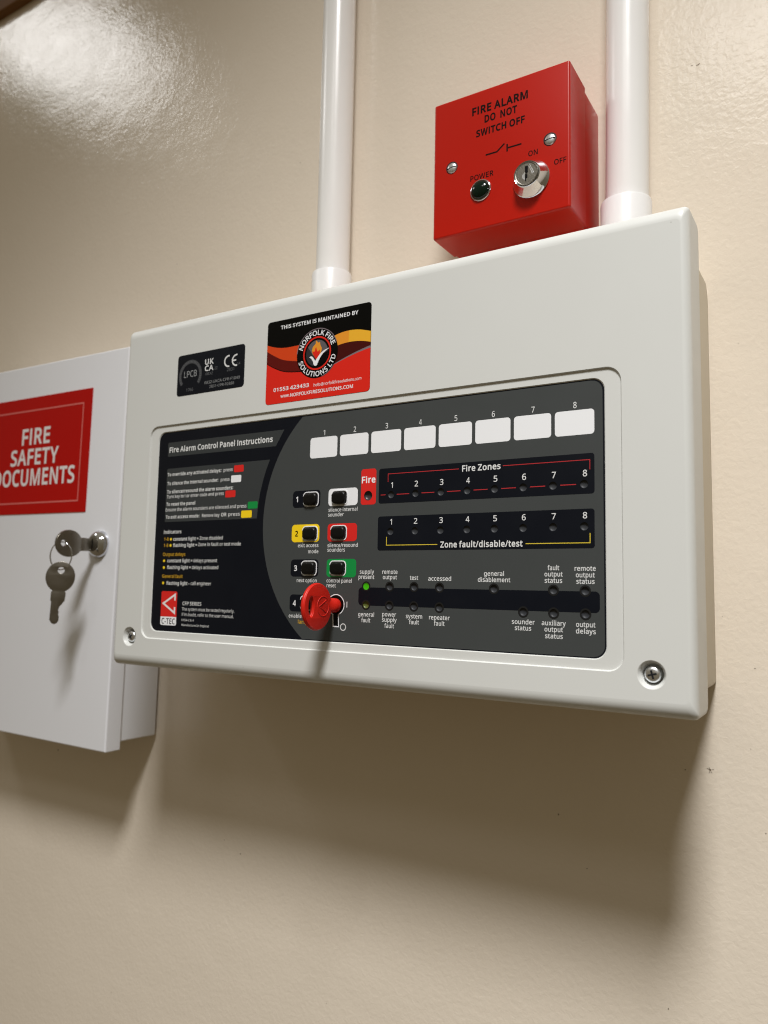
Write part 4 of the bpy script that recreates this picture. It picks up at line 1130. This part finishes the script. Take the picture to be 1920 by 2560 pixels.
# ================================================================ RED SWITCH BOX
box = thing('switch_box', 'red steel fire alarm isolator box with key switch, above the control panel', 'switch box', (268.3, 0, 263.5))
BX0, BX1, BZ0, BZ1, BY, BS = 225.0, 311.6, 263.5, 350.9, -57.0, -29.3
bm = bmesh.new()
rbox(bm, BX0 + .7, BS + .3, BZ0 + .7, BX1 - .7, -.2, BZ1 - .7, 2.2, front=.4)
part('back_box', box, bm, MT['redsteel'])
bm = bmesh.new()
rbox(bm, BX0, BY, BZ0, BX1, BS, BZ1, 1.3, n=5)
cover = part('cover', box, bm, MT['redsteel'], ang=50)
yb = BY - .05
text(cover, 'FIRE ALARM', 250.9, 286.5, 336.1, 4.6, MT['redprintblack'], yb, bold=36)
text(cover, 'DO  NOT', 259.1, 279.8, 329.4, 4.2, MT['redprintblack'], yb, bold=36)
text(cover, 'SWITCH OFF', 253.7, 284.6, 321.7, 4.0, MT['redprintblack'], yb, bold=36)
outline('switch_symbol', cover, [stroke([(260.0, 308.6), (267.2, 308.6), (272.0, 312.3)], .95), stroke([(273.7, 306.8), (273.7, 311.5)], .95), stroke([(274.25, 309.0), (282.6, 309.0)], .95)], MT['redprintblack'], yb)
text(cover, 'POWER', 250.1, 265.1, 294.6, 3.2, MT['redprintblack'], yb, bold=16)
text(cover, 'ON', 286.8, 292.5, 299.9, 3.1, MT['redprintblack'], yb, bold=16)
text(cover, 'OFF', 302.2, 309.3, 290.5, 3.0, MT['redprintblack'], yb, bold=16)


def slot_screw(cx, cz, ang, label):
    bm = bmesh.new()
    lathe_y(bm, cx, cz, [(3.9, BY - .03), (3.85, BY - .1), (3.6, BY - .12)], n=32)
    s0 = part('screw', box, bm, MT['ledring'], loc=(cx, BY, cz), label=label)  # black disc puts in the countersink shade showing past the head
    bm = bmesh.new()
    lathe_y(bm, cx + .15, cz - .3, [(3.3, BY - .12), (3.3, BY - .35), (2.8, BY - .75), (1.8, BY - 1.05), (.8, BY - 1.15), (0.01, BY - 1.17)], n=32)
    part('screw_head', s0, bm, MT['zinc'], loc=(cx, BY, cz), ang=60)
    h = [(-3.15, -.26), (3.15, -.26), (3.15, .26), (-3.15, .26)]
    outline('slot_shade', s0, [[(cx + .15 + a * cos(ang) - b * sin(ang), cz - .3 + a * sin(ang) + b * cos(ang)) for a, b in h]], MT['slot_shade'], BY - .95, extrude=.24)  # slot shade put in as a dark bar, slightly proud


slot_screw(237.6, 306.9, 0.14, 'slotted screw on the left of the cover')
slot_screw(299.8, 306.6, 0.05, 'slotted screw on the right of the cover')

lx, lz = 257.0, 287.3
bm = bmesh.new()
lathe_y(bm, lx, lz, [(6.7, BY - .02), (6.7, BY - .5), (6.45, BY - .9), (6.0, BY - 1.0), (5.8, BY - .8)], n=44)
lamp = part('power_light', box, bm, MT['chrome'], loc=(lx, BY, lz), ang=50)
bm = bmesh.new()
lathe_y(bm, lx, lz, [(5.85, BY - .85), (5.7, BY - 1.4), (5.0, BY - 2.2), (3.6, BY - 2.9), (1.8, BY - 3.3), (0.01, BY - 3.4)], n=44)
part('lens', lamp, bm, MT['greenlens'], loc=(lx, BY, lz), ang=80, label='dark green lens')

sxk, szk = 288.7, 285.4
bm = bmesh.new()
lathe_y(bm, sxk, szk, [(11.0, BY - .02), (11.0, BY - .8), (10.5, BY - 1.3), (7.95, BY - 7.0), (7.8, BY - 7.5), (7.5, BY - 7.8), (7.1, BY - 7.6), (7.0, BY - 7.0)], n=56)
ks = part('key_switch', box, bm, MT['chrome'], loc=(sxk, BY, szk), ang=40)
bm = bmesh.new()
lathe_y(bm, sxk, szk, [(6.95, BY - 7.0), (6.9, BY - 7.75), (6.55, BY - 8.1), (6.2, BY - 8.0), (6.1, BY - 7.8), (0.01, BY - 7.8)], n=48)
part('barrel', ks, bm, MT['brushed'], loc=(sxk, BY, szk), ang=30)
yk = BY - 7.86
outline('keyway', ks, [[(sxk - .75, szk - 4.6), (sxk - .1, szk - 4.6), (sxk - .1, szk - 3.0), (sxk + .6, szk - 2.8), (sxk + .6, szk - 1.0), (sxk + .1, szk - .2), (sxk + .9, szk + .6), (sxk + .9, szk + 4.4), (sxk - .9, szk + 4.4), (sxk - .9, szk + 1.0), (sxk - .3, szk + .3), (sxk - .9, szk - .8)]], MT['black'], yk)
outline('barrel_marks', ks, [stroke([(sxk + 1.9, szk + 4.9), (sxk + 4.4, szk - .6)], .5), stroke([(sxk + 1.4, szk + 4.2), (sxk + 3.6, szk - .9)], .35)], MT['zinc'], yk, extrude=.05)
outline('barrel_patch', ks, [spline([(sxk - .9, szk + 1.2), (sxk - 2.4, szk - .6), (sxk - 2.2, szk - 2.6), (sxk - .8, szk - 3.6)], 5)], MT['zinc'], yk + .02, extrude=.02)  # zinc coloured patch left of the keyway

# ================================================================ DOCUMENT CABINET
cab = thing('document_cabinet', 'white steel document cabinet with red safety sign and lock, left of the control panel', 'cabinet', (-55, 0, -78.6))
CX0, CX1, CZ0, CZ1 = -283.0, -55.0, -78.6, 239.8
bm = bmesh.new()
rbox(bm, CX0 + 1.8, -38.6, CZ0 + 6.0, CX1 - 1.6, -3.0, CZ1 - 5.0, 1.2)
body = part('body', cab, bm, MT['cab'])
bm = bmesh.new()
rbox(bm, CX0 + 12, -3.0, CZ0 + 14.0, CX1 - 7, -.2, CZ1 - 14.0, .5)
part('gap_shade_block', cab, bm, MT['gapshade'])  # dark block put in for the shadow gap behind the cabinet
bm = bmesh.new()
rbox(bm, CX0, -53.0, CZ0, CX1, -39.2, CZ1, 1.0, front=1.3, n=5)
door = part('door', cab, bm, MT['cab'], ang=50)
yc = -53.0
sign = outline('safety_sign', cab, [rr(-241.8, 107.6, -96.0, 210.6, .6, 3)], MT['sign'], 0, extrude=.25, origin=(0, yc - .27, 0), label='red sign with white lettering')
sg = yc - .6
outline('sign_border', sign, [rr(-231.8, 116.6, -106.0, 199.4, .1, 1), rr(-230.6, 117.8, -107.2, 198.2, .1, 1)], MT['signline'], sg)
text(sign, 'FIRE', -188.0, -148.8, 168.9, 13.4, MT['signtext'], sg, bold=24)
text(sign, 'SAFETY', -202.6, -135.6, 151.0, 13.2, MT['signtext'], sg, bold=24)
text(sign, 'DOCUMENTS', -225.5, -112.6, 132.9, 13.6, MT['signtext'], sg, bold=24)
bm = bmesh.new()
LXc, LZc = -76.0, 81.2
lathe_y(bm, LXc, LZc, [(11.0, yc - .02), (11.0, yc - .9), (10.6, yc - 2.2), (9.6, yc - 4.0), (8.0, yc - 5.6), (6.6, yc - 6.5), (6.0, yc - 6.7), (5.7, yc - 6.4), (5.6, yc - 6.0)], n=56)
lock = part('lock', cab, bm, MT['chrome'], loc=(LXc, yc, LZc), ang=60)
bm = bmesh.new()
lathe_y(bm, LXc, LZc, [(5.6, yc - 5.9), (5.5, yc - 6.9), (5.1, yc - 7.1), (0.01, yc - 7.1)], n=36)
part('barrel', lock, bm, MT['brushed'], loc=(LXc, yc, LZc), ang=30)
outline('keyway', lock, [rr(LXc - .7, LZc - 3.8, LXc + .7, LZc + 3.8, .3, 2)], MT['black'], yc - 7.16)
cab.rotation_euler = (0, 0.0102, 0)


# ================================================================ CABINET KEYS
def flat_key(name, label, loc, rot, group='cabinet keys on one ring'):
    """flat steel key; drawn with the bow centre at (0,0) and the blade pointing down (-v)"""
    root = thing(name, label, 'key', loc, group)
    R = 10.4
    pts = [(a, b * 1.12) for a, b in arc(0, 0, R, -66, 246, 44)]
    pts = pts + [(-5.2, -11.5), (-5.0, -18.2), (-4.3, -18.8), (-4.0, -32.5), (-2.3, -35.0), (-.3, -35.6), (1.4, -34.8), (2.3, -33.0), (2.4, -29.8), (1.7, -28.4), (1.9, -26.2), (1.2, -25.0), (1.9, -22.2), (3.2, -20.6), (4.4, -18.4), (5.0, -17.9), (5.2, -11.5)]
    hole = circ(0, 5.0, 2.5, 22)
    blank = outline('blank', root, [pts, hole], MT['keymetal'], 0, extrude=.75, bevel=.25, rot=rot, origin=loc)
    gm = rot @ Vector((0, 0, 1.05))
    outline('milled_groove', root, [rr(-.5, -33, .1, -17, .2, 2)], MT['keymetal'], 0, rot=rot, origin=tuple(loc[i] + gm[i] for i in range(3)))
    return root


# key in the lock: blade runs into the barrel along +y, bow upright in a plane square to the door
ROTL = Matrix(((0, 0, 1), (0, -1, 0), (1, 0, 0)))
# blade (-v) must point to +y: v -> -y ; u -> z ; thickness -> x
kl = (LXc + .6, -80.6, 80.4)
flat_key('cabinet_key', 'steel key standing in the cabinet lock', kl, ROTL)
# hanging key, facing the room corner
aR = radians(47)
ROTH = Matrix(((cos(aR), 0, sin(aR)), (sin(aR), 0, -cos(aR)), (0, 1, 0)))
tilt = Matrix.Rotation(radians(-3.5), 3, 'Z')
kh = (-75.6, -86.0, 54.6)
flat_key('cabinet_key', 'steel key hanging from the wire ring below the lock', kh, ROTH @ tilt)
ringt = thing('key_ring', 'thin wire ring joining the two cabinet keys', 'key ring', (-76.5, -86, 69.5))
bm = bmesh.new()
rc_ = Vector((-76.6, -85.9, 70.6))
ax = Vector((cos(radians(30)), sin(radians(30)), 0))
pts = [tuple(rc_ + ax * (8.3 * cos(2 * pi * k / 40)) + Vector((0, 0, 1)) * (10.6 * sin(2 * pi * k / 40))) for k in range(40)]
sweep(bm, pts, .5, 8, True)
part('wire_loop', ringt, bm, MT['chrome'], ang=80)

fill_outlines()
